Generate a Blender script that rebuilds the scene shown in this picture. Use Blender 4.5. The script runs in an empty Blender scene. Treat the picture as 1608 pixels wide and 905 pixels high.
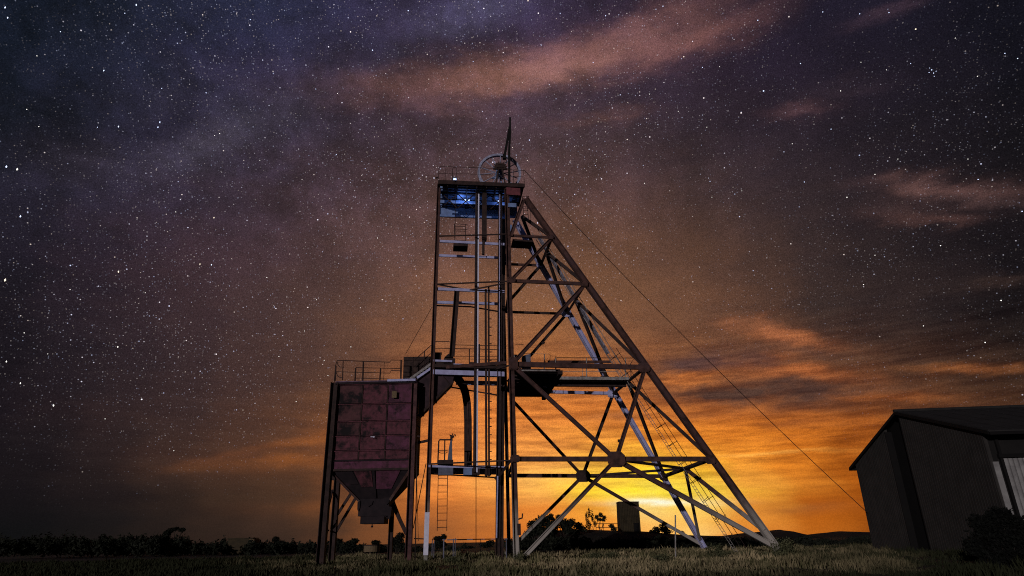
import bpy, math, random
from mathutils import Vector, Matrix
random.seed(7)
C = bpy.context.scene.collection
SC = bpy.context.scene

# ---------------------------------------------------------------- camera
FPX, CX, CY = 1000.0, 804.0, 452.5
PITCH, ROLL, CAMH = math.radians(21.7), math.radians(-1.2), 0.95
cam_d = bpy.data.cameras.new('camera'); cam = bpy.data.objects.new('camera', cam_d); C.objects.link(cam)
cam_d.sensor_width = 36; cam_d.lens = 36*FPX/1608; cam_d.clip_start = 0.1; cam_d.clip_end = 9000
ROT = Matrix.Rotation(math.pi/2+PITCH, 4, 'X') @ Matrix.Rotation(ROLL, 4, 'Z')
cam.matrix_world = Matrix.Translation((0, 0, CAMH)) @ ROT
SC.camera = cam
SC.view_settings.view_transform = 'Standard'; SC.view_settings.look = 'None'
SC.view_settings.exposure = 0; SC.view_settings.gamma = 1
SC.cycles.use_denoising = False
SC.cycles.max_bounces = 4; SC.cycles.diffuse_bounces = 2; SC.cycles.glossy_bounces = 2
SC.cycles.use_light_tree = True
SC.cycles.filter_width = 1.05

ORG = Vector((0, 0, CAMH))
R3 = ROT.to_3x3()
def ray(px, py):
    return (R3 @ Vector(((px-CX)/FPX, -(py-CY)/FPX, -1))).normalized()
def pt(px, py, pl):                       # point on the plane Y = y0 + s*X + t*Z
    y0, s, t = pl; d = ray(px, py)
    return ORG + d*((y0+t*CAMH)/(d.y-s*d.x-t*d.z))
def ptz(px, py, z):
    d = ray(px, py); return ORG + d*((z-CAMH)/d.z)
def azel(px, py):
    d = ray(px, py); return math.atan2(d.x, d.y), math.asin(d.z)

# ---------------------------------------------------------------- moonlight
SUN_EL, SUN_AZ = math.radians(9), math.radians(-152)     # moon low behind the camera, to the left
sun_d = bpy.data.lights.new('moon', 'SUN'); sun = bpy.data.objects.new('moon', sun_d); C.objects.link(sun)
sun_d.energy = 1.1; sun_d.angle = math.radians(0.5); sun_d.color = (1.0, 0.93, 0.98)
sdir = Vector((math.cos(SUN_EL)*math.sin(SUN_AZ), math.cos(SUN_EL)*math.cos(SUN_AZ), math.sin(SUN_EL)))
sun.rotation_euler = sdir.to_track_quat('Z', 'Y').to_euler()

# ---------------------------------------------------------------- night sky
def lin(c): return tuple(((v/255)/12.92 if v/255 <= .04045 else ((v/255+.055)/1.055)**2.4) for v in c)
SKY = {
 -250: {100:(20,24,34),700:(40,38,56),1500:(18,18,26)},
 10: {10:(20,26,38),200:(28,32,46),400:(36,38,56),600:(44,42,64),740:(56,50,76),850:(54,46,68),1000:(48,38,54),1150:(38,32,46),1250:(32,28,42),1400:(30,27,40),1600:(18,18,26)},
 100: {10:(20,24,34),200:(30,32,46),350:(42,40,60),500:(44,40,60),650:(60,48,64),850:(60,46,62),1000:(54,42,56),1180:(42,33,46),1300:(34,28,40),1450:(30,26,36),1600:(18,17,24)},
 200: {10:(24,26,36),150:(36,34,50),330:(58,52,72),450:(60,50,70),600:(66,50,64),700:(76,55,66),900:(70,52,60),1050:(56,42,52),1200:(44,34,44),1400:(34,28,36),1600:(20,18,22)},
 300: {10:(28,27,38),150:(46,40,56),300:(56,45,60),450:(68,50,62),600:(84,58,62),780:(96,66,62),950:(90,60,56),1100:(70,50,50),1250:(52,40,44),1400:(38,30,36),1600:(24,20,24)},
 400: {10:(30,26,36),150:(46,35,46),300:(62,44,52),450:(76,52,56),600:(98,66,60),750:(120,76,58),950:(118,76,54),1100:(94,62,50),1250:(64,47,44),1400:(44,34,36),1600:(24,20,24)},
 500: {10:(29,24,31),150:(44,34,42),300:(62,44,48),450:(82,56,52),600:(112,72,54),750:(152,94,58),870:(156,96,56),1000:(134,84,54),1150:(105,68,50),1300:(62,46,42),1450:(48,36,36),1600:(30,24,25)},
 600: {10:(27,22,28),150:(41,32,38),300:(60,43,44),450:(82,55,48),540:(100,65,48),600:(132,80,50),720:(182,102,50),850:(192,108,46),950:(178,100,48),1100:(140,80,45),1250:(118,70,44),1400:(88,55,38),1600:(60,40,30)},
 640: {10:(26,21,27),300:(60,43,42),450:(84,56,45),540:(106,67,45),600:(148,86,48),720:(215,120,52),850:(225,127,50),1000:(215,117,45),1150:(200,105,40),1300:(155,83,35),1500:(90,52,32),1600:(70,44,30)},
 680: {10:(25,21,25),150:(40,31,33),300:(64,45,40),450:(90,58,42),540:(122,72,42),600:(172,96,46),720:(232,132,58),870:(240,142,58),1000:(237,138,45),1150:(237,132,36),1300:(190,97,26),1450:(120,62,24),1600:(60,36,24)},
 720: {10:(24,20,24),150:(36,28,30),300:(66,45,38),450:(92,58,40),540:(130,76,42),600:(185,102,46),700:(238,135,60),850:(250,160,68),1000:(255,185,50),1150:(250,152,44),1250:(226,122,27),1330:(175,88,18),1600:(60,34,18)},
 760: {10:(21,18,21),150:(31,25,26),300:(54,39,33),450:(76,52,38),550:(112,68,42),700:(248,150,70),850:(255,190,92),950:(255,213,55),1030:(255,228,20),1100:(255,203,60),1180:(250,170,66),1300:(185,95,22),1600:(50,28,14)},
 785: {10:(19,17,20),150:(30,24,25),300:(48,36,30),450:(72,50,37),560:(104,64,40),700:(232,132,56),850:(250,166,74),950:(255,195,60),1050:(255,246,165),1100:(255,212,85),1200:(205,108,30),1320:(160,78,15),1600:(45,25,12)},
 815: {10:(18,17,19),150:(28,24,24),300:(42,32,28),450:(66,46,36),550:(90,58,38),720:(165,95,48),850:(232,132,46),950:(246,155,52),1030:(255,208,112),1130:(252,182,72),1200:(212,120,35),1300:(170,85,18),1600:(40,22,12)},
 845: {10:(15,16,17),150:(24,21,21),300:(34,27,24),450:(56,41,33),550:(76,52,38),720:(150,90,48),850:(225,122,42),1000:(250,165,72),1100:(255,205,115),1200:(220,122,35),1350:(140,70,18),1600:(36,20,12)},
 900: {10:(14,15,16),450:(58,40,30),850:(220,120,42),1050:(250,170,80),1350:(130,65,16),1600:(30,18,12)},
}
ROWS = sorted(SKY)
for y_ in ROWS:
    if 200 <= y_ <= 600:
        for x_, c_ in SKY[y_].items():
            m_ = sum(c_)/3; SKY[y_][x_] = tuple(.96*(v+(m_-v)*(.20 if 420 < x_ < 1150 and y_ < 600 else .13)) for v in c_)
    elif 640 <= y_ <= 720:
        for x_, c_ in SKY[y_].items():
            m_ = sum(c_)/3; SKY[y_][x_] = tuple(v+(m_-v)*.06 for v in c_)
def sky_color(px, py):
    def row(y):
        r = SKY[y]; xs = sorted(r)
        if px <= xs[0]: return Vector(lin(r[xs[0]]))
        if px >= xs[-1]: return Vector(lin(r[xs[-1]]))
        for a, b in zip(xs, xs[1:]):
            if a <= px <= b:
                t = (px-a)/(b-a); return Vector(lin(r[a]))*(1-t)+Vector(lin(r[b]))*t
    if py <= ROWS[0]: return row(ROWS[0])
    if py >= ROWS[-1]: return row(ROWS[-1])
    for a, b in zip(ROWS, ROWS[1:]):
        if a <= py <= b:
            t = (py-a)/(b-a); return row(a)*(1-t)+row(b)*t
def project(az, el):
    d = R3.transposed() @ Vector((math.cos(el)*math.sin(az), math.cos(el)*math.cos(az), math.sin(el)))
    if d.z > -0.05: return None
    return CX+FPX*d.x/-d.z, CY-FPX*d.y/-d.z

w = bpy.data.worlds.new('World'); SC.world = w; w.use_nodes = True
nt = w.node_tree; nt.nodes.clear(); N = nt.nodes; L = nt.links
def node(t, **k):
    n = N.new(t)
    for a, b in k.items(): setattr(n, a, b)
    return n
def setin(n, i, v):
    if hasattr(v, 'is_output'): L.new(v, n.inputs[i])
    else: n.inputs[i].default_value = v
def M(op, a, b=None, c=None, clamp=False):
    n = node('ShaderNodeMath', operation=op, use_clamp=clamp); setin(n, 0, a)
    if b is not None: setin(n, 1, b)
    if c is not None: setin(n, 2, c)
    return n.outputs[0]
def MIX(f, a, b, mode='MIX'):
    n = node('ShaderNodeMix', data_type='RGBA', blend_type=mode); n.clamp_factor = True
    setin(n, 0, f); setin(n, 6, a); setin(n, 7, b); return n.outputs[2]
def SMOOTH(x, a, b, lo=0., hi=1.):
    n = node('ShaderNodeMapRange', interpolation_type='SMOOTHSTEP'); setin(n, 0, x)
    for i, v in enumerate((a, b, lo, hi)): setin(n, i+1, v)
    return n.outputs[0]
tc = node('ShaderNodeTexCoord'); sep = node('ShaderNodeSeparateXYZ'); L.new(tc.outputs['Generated'], sep.inputs[0])
DIR = tc.outputs['Generated']
az0 = M('ARCTAN2', sep.outputs[0], sep.outputs[1]); el0 = M('ARCSINE', sep.outputs[2])
comb = node('ShaderNodeCombineXYZ'); setin(comb, 0, az0); setin(comb, 1, el0)
def noise(vec_scale, scale, detail=4, rough=.55, vec=None, w_=0):
    mp = node('ShaderNodeMapping'); L.new(vec or comb.outputs[0], mp.inputs[0]); mp.inputs['Scale'].default_value = vec_scale
    mp.inputs['Location'].default_value = (w_, w_*.7, 0)
    n = node('ShaderNodeTexNoise'); L.new(mp.outputs[0], n.inputs['Vector'])
    n.inputs['Scale'].default_value = scale; n.inputs['Detail'].default_value = detail; n.inputs['Roughness'].default_value = rough
    return n.outputs[0]
n1 = noise((1, 3.5, 1), 5, 6, .6); n2 = noise((1, 3, 1), 9, 6, .6, w_=5)
az = M('ADD', az0, M('MULTIPLY', M('SUBTRACT', n1, .5), .16))
el = M('ADD', el0, M('MULTIPLY', M('SUBTRACT', n2, .5), M('MULTIPLY', SMOOTH(el0, 0, .35, .1, 1), .075)))
AZR = math.radians(62)
fac = M('MULTIPLY_ADD', az, 1/(2*AZR), .5)
els = [math.radians(v) for v in (-1.5, 0, 1.2, 2.4, 3.6, 5, 6.5, 8, 9.5, 11, 13, 15, 17.5, 20, 23, 26, 30, 34, 38, 43, 48)]
col = None
for k, e in enumerate(els):
    r = node('ShaderNodeValToRGB'); r.color_ramp.interpolation = 'EASE'; L.new(fac, r.inputs[0])
    cr = r.color_ramp; NS = 30
    while len(cr.elements) < NS: cr.elements.new(.5)
    for i in range(NS):
        a = -AZR+2*AZR*i/(NS-1); p = project(a, e)
        c = sky_color(min(1608, max(0, p[0])), p[1]) if p else sky_color(0 if a < 0 else 1608, 400)
        cr.elements[i].position = i/(NS-1); cr.elements[i].color = (c.x, c.y, c.z, 1)
    if col is None: col = r.outputs[0]
    else:
        m = node('ShaderNodeMapRange', interpolation_type='LINEAR'); setin(m, 0, el); setin(m, 1, els[k-1]); setin(m, 2, e)
        col = MIX(m.outputs[0], col, r.outputs[0])
# cloud banks: soft tilted lobes, ragged by noise (centre, half length, half width, tilt, colour, strength)
nz = noise((1, 2.6, 1), 11, 7, .62, w_=9)
CL = [
 ((790,122),150,24,-9,(158,110,96),.8), ((940,72),190,24,-19,(122,84,82),.75), ((1075,66),100,22,-19,(124,84,82),.75), ((900,105),120,16,-16,(140,98,88),.45),
 ((650,140),70,24,-5,(104,74,82),.5), ((1255,172),42,10,-6,(88,62,66),.6), ((950,185),50,9,-8,(100,70,66),.55), ((1400,12),60,12,-22,(72,54,64),.6), ((1320,140),60,10,-10,(56,44,52),.5),
 ((1470,298),85,15,2,(106,76,72),.85), ((1445,345),60,9,3,(86,60,56),.75), ((1540,320),70,8,6,(66,50,50),.6), ((1400,330),50,12,0,(70,52,52),.5),
 ((1145,505),26,7,0,(150,92,62),.6), ((1245,533),55,11,9,(182,108,66),.8), ((1210,520),25,14,30,(170,102,66),.6), ((1180,565),50,7,-6,(205,118,60),.7),
 ((1115,574),62,17,-4,(84,58,54),1.15), ((1195,568),40,10,25,(92,62,54),.85), ((1260,556),50,9,5,(90,62,52),.6), ((1085,597),60,7,-5,(218,124,55),.85), ((1260,588),70,9,4,(205,115,58),.85),
 ((1160,622),120,20,0,(86,60,50),1.2), ((1275,612),85,17,3,(76,53,46),1.1), ((1390,625),60,6,3,(160,90,45),.7), ((1450,640),80,9,0,(78,52,38),.6), ((1520,577),95,7,1,(140,84,48),.8), ((1560,445),70,7,-6,(58,44,40),.6),
 ((970,655),40,6,-4,(150,88,52),.7), ((1110,648),60,6,-3,(160,92,48),.75), ((1250,664),70,4,-5,(150,82,40),.7), ((1050,690),70,4,0,(200,112,40),.5), ((1300,668),70,3,-4,(140,76,36),.6),
 ((920,705),70,4,2,(205,120,50),.5), ((1240,688),60,3,-4,(175,95,35),.55), ((1190,715),90,3,-3,(252,178,80),.6), ((1260,800),60,9,-4,(140,82,42),.5), ((1190,812),40,16,20,(238,150,60),.45),
 ((475,692),48,8,-9,(165,94,44),.5), ((475,724),52,8,0,(165,94,42),.5), ((395,730),75,9,-2,(122,72,40),.42), ((310,735),50,6,0,(92,58,38),.4), ((380,712),70,5,-14,(112,68,44),.4),
 ((700,690),50,7,3,(196,112,52),.6), ((1035,788),60,4,0,(255,252,225),.9), ((1020,772),90,8,0,(255,225,15),.7), ((720,800),150,8,0,(172,98,46),.6), ((860,800),60,10,-4,(225,120,38),.5),
 ((330,222),75,24,-22,(86,80,94),.33), ((455,175),60,22,-28,(76,68,86),.25), ((150,255),60,20,5,(74,66,84),.4), ((60,290),60,20,0,(56,50,68),.35), ((740,20),70,26,-20,(86,82,108),.5), ((620,80),60,20,-35,(60,56,78),.3), ((240,215),60,20,-30,(26,24,34),.5), ((285,175),70,16,-25,(28,26,38),.4),
]
P = comb.outputs[0]
awp = node('ShaderNodeCombineXYZ')
n3 = noise((1, 2.2, 1), 7, 7, .62, w_=2); n4 = noise((1, 3.2, 1), 10, 7, .62, w_=7)
setin(awp, 0, M('ADD', az0, M('MULTIPLY', M('SUBTRACT', n3, .5), .12)))
setin(awp, 1, M('ADD', el0, M('MULTIPLY', M('SUBTRACT', n4, .5), SMOOTH(el0, 0, .4, .02, .06))))
setin(awp, 2, 1.0)
for (c, hl, hw, ang, rgb, st) in CL:
    a0, e0 = azel(*c); a = math.radians(ang)
    ax, ex = azel(c[0]+5*math.cos(a), c[1]+5*math.sin(a)); ay, ey = azel(c[0]-5*math.sin(a), c[1]+5*math.cos(a))
    J = Matrix((((ax-a0)/5, (ay-a0)/5), ((ex-e0)/5, (ey-e0)/5))).inverted()
    def dotc(r0, r1, s):
        n = node('ShaderNodeVectorMath', operation='DOT_PRODUCT'); L.new(awp.outputs[0], n.inputs[0])
        n.inputs[1].default_value = (r0/s, r1/s, -(r0*a0+r1*e0)/s); return n.outputs['Value']
    u = dotc(J[0][0], J[0][1], hl); v = dotc(J[1][0], J[1][1], hw)
    q = M('MULTIPLY_ADD', u, u, M('MULTIPLY', v, v))
    g = M('EXPONENT', M('MULTIPLY', q, -.7))
    g = M('MULTIPLY', g, M('MULTIPLY', SMOOTH(nz, .25, .65, .45, 1.15), st), clamp=True)
    col = MIX(g, col, (*lin(rgb), 1))
# mottled star clouds and dust lanes high up
mw = noise((1, 1, 1), 8.5, 10, .72, vec=DIR, w_=4)
mk_ = M('ADD', 1.0, M('MULTIPLY', M('MULTIPLY', SMOOTH(el0, .25, .55, 0, 1), SMOOTH(az0, .55, -.1, .3, 1)), SMOOTH(mw, .32, .68, -.34, .38)))
mc = node('ShaderNodeCombineXYZ'); setin(mc, 0, mk_); setin(mc, 1, mk_); setin(mc, 2, M('POWER', mk_, 1.3))
col = MIX(1.0, col, mc.outputs[0], 'MULTIPLY')
# fine streaks low in the sky
st = noise((1, 9, 1), 9, 7, .65, w_=3)
low = M('MULTIPLY', SMOOTH(el0, .0, .12, 0, 1), SMOOTH(el0, .22, .36, 1, 0))
low = M('MULTIPLY', low, SMOOTH(az0, -.35, 0.0, .25, 1))
k = M('ADD', 1.0, M('MULTIPLY', low, SMOOTH(st, .3, .7, -.42, .26)))
cm = node('ShaderNodeCombineXYZ'); setin(cm, 0, k); setin(cm, 1, M('POWER', k, 1.15)); setin(cm, 2, k)
col = MIX(1.0, col, cm.outputs[0], 'MULTIPLY')
# stars
dens = noise((1, 1, 1), 3.2, 5, .6, vec=DIR)
fade = M('MULTIPLY', SMOOTH(el0, .17, .50, 0, 1), 1.0)
glow = M('SUBTRACT', 1.0, M('MULTIPLY', SMOOTH(el0, .42, .2, 0, 1), SMOOTH(M('ABSOLUTE', M('SUBTRACT', az0, .12)), .65, .25, 0, 1)), clamp=True)
leftlow = SMOOTH(el0, .03, .25, 0, 1)
lum = node('ShaderNodeRGBToBW'); L.new(col, lum.inputs[0])
vis = M('MULTIPLY', M('MULTIPLY', M('MULTIPLY', glow, leftlow), SMOOTH(lum.outputs[0], .03, .2, 1, .3)), SMOOTH(M('ABSOLUTE', az0), .35, .85, 1, .42))
def stars(scale, rad, power, gain, thr, off):
    mp = node('ShaderNodeMapping'); L.new(DIR, mp.inputs[0]); mp.inputs['Location'].default_value = off
    v = node('ShaderNodeTexVoronoi'); L.new(mp.outputs[0], v.inputs['Vector']); v.inputs['Scale'].default_value = scale
    s = SMOOTH(v.outputs['Distance'], 0, rad*scale, 1, 0)
    sc_ = node('ShaderNodeSeparateColor'); L.new(v.outputs['Color'], sc_.inputs[0])
    b = M('POWER', sc_.outputs[0], power)
    s = M('MULTIPLY', M('MULTIPLY', s, b), M('MULTIPLY', SMOOTH(dens, .3, .7, thr, 1.3), gain))
    s = M('MULTIPLY', s, vis)
    tint = MIX(sc_.outputs[1], (.75, .85, 1.25, 1), (1.15, .95, .8, 1))
    return MIX(1.0, tint, node_rgb(s), 'MULTIPLY')
def node_rgb(s):
    c = node('ShaderNodeCombineXYZ')
    for i in range(3): setin(c, i, s)
    return c.outputs[0]
for args in ((330, .0010, 3.0, .50, .0, (2, 5, 1)), (180, .0011, 6.0, 1.3, .1, (3, 1, 2)), (95, .0012, 7.0, 2.4, .3, (7, 2, 5)), (42, .0013, 5.0, 3.2, .5, (1, 9, 4))):
    col = MIX(1.0, col, stars(*args), 'ADD')
# unresolved star dust (grain of faint stars)
gn = node('ShaderNodeTexNoise'); L.new(DIR, gn.inputs['Vector']); gn.inputs['Scale'].default_value = 700; gn.inputs['Detail'].default_value = 1
gk = M('ADD', 1.0, M('MULTIPLY', SMOOTH(el0, 0, .3, .35, 1), SMOOTH(gn.outputs[0], .25, .75, -.28, .28)))
col = MIX(1.0, col, node_rgb(gk), 'MULTIPLY')
bg = node('ShaderNodeBackground'); L.new(col, bg.inputs[0]); bg.inputs[1].default_value = 1.0
out = node('ShaderNodeOutputWorld'); L.new(bg.outputs[0], out.inputs[0])
w.cycles.sampling_method = 'MANUAL'; w.cycles.sample_map_resolution = 512

# ---------------------------------------------------------------- materials
def mat(name, c1, c2, rough=.85, scale=3., metal=0., dust=None, dust_z=None, bump=.3, c3=None, c3s=.0, spec=.2):
    m = bpy.data.materials.new(name); m.use_nodes = True; t = m.node_tree; n = t.nodes; l = t.links
    b = n['Principled BSDF']; b.inputs['Roughness'].default_value = rough; b.inputs['Metallic'].default_value = metal
    b.inputs['Specular IOR Level'].default_value = spec
    g = n.new('ShaderNodeNewGeometry')
    no = n.new('ShaderNodeTexNoise'); no.inputs['Scale'].default_value = scale; no.inputs['Detail'].default_value = 7; no.inputs['Roughness'].default_value = .65
    l.new(g.outputs['Position'], no.inputs['Vector'])
    mr = n.new('ShaderNodeMapRange'); mr.inputs[1].default_value = .36; mr.inputs[2].default_value = .62; l.new(no.outputs[0], mr.inputs[0])
    mx = n.new('ShaderNodeMix'); mx.data_type = 'RGBA'; l.new(mr.outputs[0], mx.inputs[0]); mx.inputs[6].default_value = (*c1, 1); mx.inputs[7].default_value = (*c2, 1)
    o = mx.outputs[2]
    if c3:
        n2_ = n.new('ShaderNodeTexNoise'); n2_.inputs['Scale'].default_value = scale*.4; n2_.inputs['Detail'].default_value = 8; n2_.inputs['Roughness'].default_value = .7
        mp = n.new('ShaderNodeMapping'); mp.inputs['Location'].default_value = (5, 3, 8); l.new(g.outputs['Position'], mp.inputs[0]); l.new(mp.outputs[0], n2_.inputs['Vector'])
        r2 = n.new('ShaderNodeMapRange'); r2.inputs[1].default_value = .5-c3s; r2.inputs[2].default_value = .62-c3s; l.new(n2_.outputs[0], r2.inputs[0])
        m2 = n.new('ShaderNodeMix'); m2.data_type = 'RGBA'; l.new(r2.outputs[0], m2.inputs[0]); l.new(o, m2.inputs[6]); m2.inputs[7].default_value = (*c3, 1); o = m2.outputs[2]
    l.new(o, b.inputs['Base Color'])
    if bump:
        bp = n.new('ShaderNodeBump'); bp.inputs['Strength'].default_value = bump; bp.inputs['Distance'].default_value = .02
        l.new(no.outputs[0], bp.inputs['Height']); l.new(bp.outputs[0], b.inputs['Normal'])
    return m
def foot_light(m, c, z0, z1):            # light on the feet of the legs, painted in as a pale colour
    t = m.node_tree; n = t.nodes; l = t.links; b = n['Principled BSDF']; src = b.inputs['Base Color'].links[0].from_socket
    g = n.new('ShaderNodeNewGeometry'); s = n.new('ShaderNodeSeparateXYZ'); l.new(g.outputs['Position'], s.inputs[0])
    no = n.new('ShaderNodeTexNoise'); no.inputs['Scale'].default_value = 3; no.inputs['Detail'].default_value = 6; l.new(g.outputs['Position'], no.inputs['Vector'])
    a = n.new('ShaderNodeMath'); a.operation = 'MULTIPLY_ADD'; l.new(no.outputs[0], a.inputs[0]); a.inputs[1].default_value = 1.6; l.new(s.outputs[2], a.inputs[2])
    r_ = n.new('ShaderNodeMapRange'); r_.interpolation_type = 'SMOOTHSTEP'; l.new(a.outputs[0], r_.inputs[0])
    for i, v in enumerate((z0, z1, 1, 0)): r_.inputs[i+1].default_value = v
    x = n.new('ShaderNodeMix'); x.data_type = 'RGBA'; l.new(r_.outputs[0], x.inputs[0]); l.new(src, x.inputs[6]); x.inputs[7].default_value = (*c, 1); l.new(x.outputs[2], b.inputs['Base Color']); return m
def emit(name, c, s):
    m = bpy.data.materials.new(name); m.use_nodes = True; t = m.node_tree; b = t.nodes['Principled BSDF']
    b.inputs['Base Color'].default_value = (.02, .02, .02, 1); b.inputs['Emission Color'].default_value = (*c, 1); b.inputs['Emission Strength'].default_value = s
    return m
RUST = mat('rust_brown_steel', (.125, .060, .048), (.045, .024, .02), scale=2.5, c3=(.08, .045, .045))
RUSTB = mat('maroon_leg_steel', (.14, .065, .06), (.06, .03, .03), scale=2.5)
RUST = foot_light(RUST, (.40, .36, .31), 1.6, 4.6)
RUSTD = mat('dark_rust_steel', (.06, .035, .03), (.03, .02, .018), scale=3)
PALE = mat('pale_paint_violet_light', (.54, .55, .80), (.40, .38, .58), scale=3, c3=(.12, .07, .06), c3s=-.24)  # pale paint with the violet tint of the light mixed in
TROUGH = mat('grimy_trough_steel', (.42, .40, .46), (.14, .12, .14), scale=7, c3=(.05, .04, .04), c3s=-.03)
PIPE = mat('galvanised_pipe', (.20, .20, .26), (.15, .15, .19), scale=8, bump=.1)
GREYS = mat('grey_walkway_steel', (.42, .40, .38), (.2, .17, .15), scale=4)
MAROON = mat('maroon_rusty_plate', (.155, .046, .062), (.075, .030, .034), scale=3.6, c3=(.018, .012, .013), c3s=.0, bump=.6)
MAROON2 = mat('violet_lit_plate', (.15, .045, .085), (.085, .032, .045), scale=3.0, c3=(.024, .014, .016), c3s=-.02, bump=.6)  # purple light on the bin mixed into the plate colour
BRPLATE = mat('brown_stained_plate', (.115, .045, .048), (.065, .03, .03), scale=2.6, c3=(.014, .010, .011), c3s=.05, bump=.6)
BLACKR = mat('sooty_plate', (.03, .02, .022), (.016, .012, .014), scale=2, c3=(.06, .03, .04), c3s=-.1)
BLUE = mat('blue_steel_lamp_tint', (.22, .32, .55), (.16, .22, .38), scale=3, c3=(.06, .06, .08), c3s=-.16)  # blue lamp light put into the steel colour under the top deck
CAB = mat('grey_cabinet_paint', (.16, .18, .24), (.11, .12, .16), scale=6)
REDP = mat('dull_red_plate', (.22, .06, .07), (.12, .04, .045), scale=4)
WHEELM = mat('weathered_wheel_paint', (.46, .48, .62), (.26, .26, .36), scale=5)
FOOT = mat('white_lit_steel', (.85, .84, .95), (.7, .68, .82), scale=6, bump=.1)  # white doubles as light painted on the leg foot; also rail and tag
CONC = mat('pale_concrete', (.3, .28, .24), (.2, .19, .16), scale=2)
SHEDW = mat('dull_shed_sheeting', (.042, .037, .033), (.030, .027, .024), scale=1.2, bump=.15)
SHEDR = mat('dark_shed_roofing', (.030, .028, .026), (.021, .019, .018), scale=1.5, bump=.15)
SHEDD = mat('black_shed_trim', (.008, .007, .006), (.006, .005, .005), scale=2)
FRONTW = mat('shaded_front', (.016, .014, .013), (.011, .010, .009), scale=1.5)  # shade on the front wall put into its dark colour
SHEETL = mat('pale_zinc_door_sheet', (.30, .29, .27), (.2, .19, .18), scale=2)
SIGNM = mat('yellowed_notice_plate', (.2, .14, .08), (.13, .09, .05), scale=12)
HUTW = mat('brown_hut_boards', (.055, .04, .02), (.035, .027, .015), scale=2)
ROPE = mat('black_wire_rope', (.03, .02, .018), (.02, .015, .012), scale=9, bump=0)
BARK = mat('dark_bark', (.04, .032, .025), (.025, .02, .016), scale=5)
LEAF = mat('dark_scrub_leaf', (.018, .021, .011), (.010, .011, .007), scale=1.2, bump=0)
LEAF2 = mat('olive_pale_leaf', (.13, .125, .06), (.07, .075, .035), scale=1.5, bump=0)

# ---------------------------------------------------------------- mesh helpers
class MB:
    def __init__(s): s.v = []; s.f = []
    def quad_box(s, c8, ):
        b = len(s.v); s.v += [Vector(p) for p in c8]
        s.f += [tuple(b+i for i in q) for q in ((0,1,2,3),(7,6,5,4),(0,4,5,1),(1,5,6,2),(2,6,7,3),(3,7,4,0))]
        return s
    def box(s, o, a, b, c):               # corner o and three edge vectors
        o, a, b, c = map(Vector, (o, a, b, c))
        return s.quad_box([o, o+a, o+a+b, o+b, o+c, o+a+c, o+a+b+c, o+b+c])
    def frame(s, p, q, up):
        p, q = Vector(p), Vector(q); ax = (q-p).normalized(); sd = ax.cross(Vector(up)).normalized(); u = sd.cross(ax).normalized()
        return p, q, ax, sd, u
    def bar(s, p, q, w, d=None, up=(0, -1, 0)):     # w across the view of `up`, d along up
        d = d or w; p, q, ax, sd, u = s.frame(p, q, up)
        return s.box(p-sd*w/2-u*d/2, sd*w, u*d, q-p)
    def hbeam(s, p, q, w, d=None, up=(0, -1, 0), t=.035):
        d = d or w; p, q, ax, sd, u = s.frame(p, q, up)
        s.box(p-sd*w/2-u*d/2, sd*t, u*d, q-p); s.box(p+sd*(w/2-t)-u*d/2, sd*t, u*d, q-p)
        return s.box(p-sd*(w/2-t+.001)-u*t/2, sd*(w-2*t+.002), u*t, q-p)
    def channel(s, p, q, w, d=None, up=(0, -1, 0), t=.03):   # open to the back
        d = d or w*.5; p, q, ax, sd, u = s.frame(p, q, up)
        s.box(p-sd*w/2+u*(d/2-t), sd*w, u*t, q-p)
        s.box(p-sd*w/2-u*d/2, sd*t, u*(d-t), q-p); return s.box(p+sd*(w/2-t)-u*d/2, sd*t, u*(d-t), q-p)
    def tube(s, pts, r, n=6, closed=False, cap=True):
        pts = [Vector(p) for p in pts]; rr = r if isinstance(r, (list, tuple)) else [r]*len(pts); b0 = len(s.v); m = len(pts)
        ref = Vector((.31, .87, .42))
        for i, p in enumerate(pts):
            a = pts[(i-1) % m] if (i or closed) else p; c = pts[(i+1) % m] if (i < m-1 or closed) else p
            t = (c-a).normalized(); x = t.cross(ref).normalized(); y = t.cross(x)
            for k in range(n):
                g = 2*math.pi*k/n; s.v.append(p+(x*math.cos(g)+y*math.sin(g))*rr[i])
        for i in range(m if closed else m-1):
            j = (i+1) % m
            for k in range(n): s.f.append((b0+i*n+k, b0+i*n+(k+1) % n, b0+j*n+(k+1) % n, b0+j*n+k))
        if cap and not closed:
            s.f.append(tuple(b0+k for k in range(n))[::-1]); s.f.append(tuple(b0+(m-1)*n+k for k in range(n)))
        return s
    def prism(s, poly, vec):
        b = len(s.v); n = len(poly); vec = Vector(vec); s.v += [Vector(p) for p in poly]+[Vector(p)+vec for p in poly]
        s.f.append(tuple(b+i for i in range(n))); s.f.append(tuple(b+n+i for i in reversed(range(n))))
        for i in range(n): j = (i+1) % n; s.f.append((b+i, b+n+i, b+n+j, b+j))
        return s
    def build(s, name, m, parent=None, smooth=False, kind=None, label=None):
        me = bpy.data.meshes.new(name)
        o = bpy.data.objects.new(name, me); C.objects.link(o)
        if parent is not None:
            org = parent['_org'] if '_org' in parent else (0, 0, 0); org = Vector(org)
            o.parent = parent; o['_org'] = tuple(org)
        else:
            lo = Vector((sum(v.x for v in s.v)/len(s.v), sum(v.y for v in s.v)/len(s.v), min(v.z for v in s.v))); org = lo
            o.location = org; o['_org'] = tuple(org)
        me.from_pydata([tuple(v-org) for v in s.v], [], s.f); me.materials.append(m); me.validate()
        if smooth: me.polygons.foreach_set('use_smooth', [True]*len(me.polygons))
        if kind: o['kind'] = kind
        if label: o['label'] = label
        me.update(); return o
def root(name, loc, label, cat, group=None):
    o = bpy.data.objects.new(name, None); C.objects.link(o); o.location = loc; o['_org'] = tuple(loc); o.empty_display_size = .2
    o['label'] = label; o['category'] = cat
    if group: o['group'] = group
    return o
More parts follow.
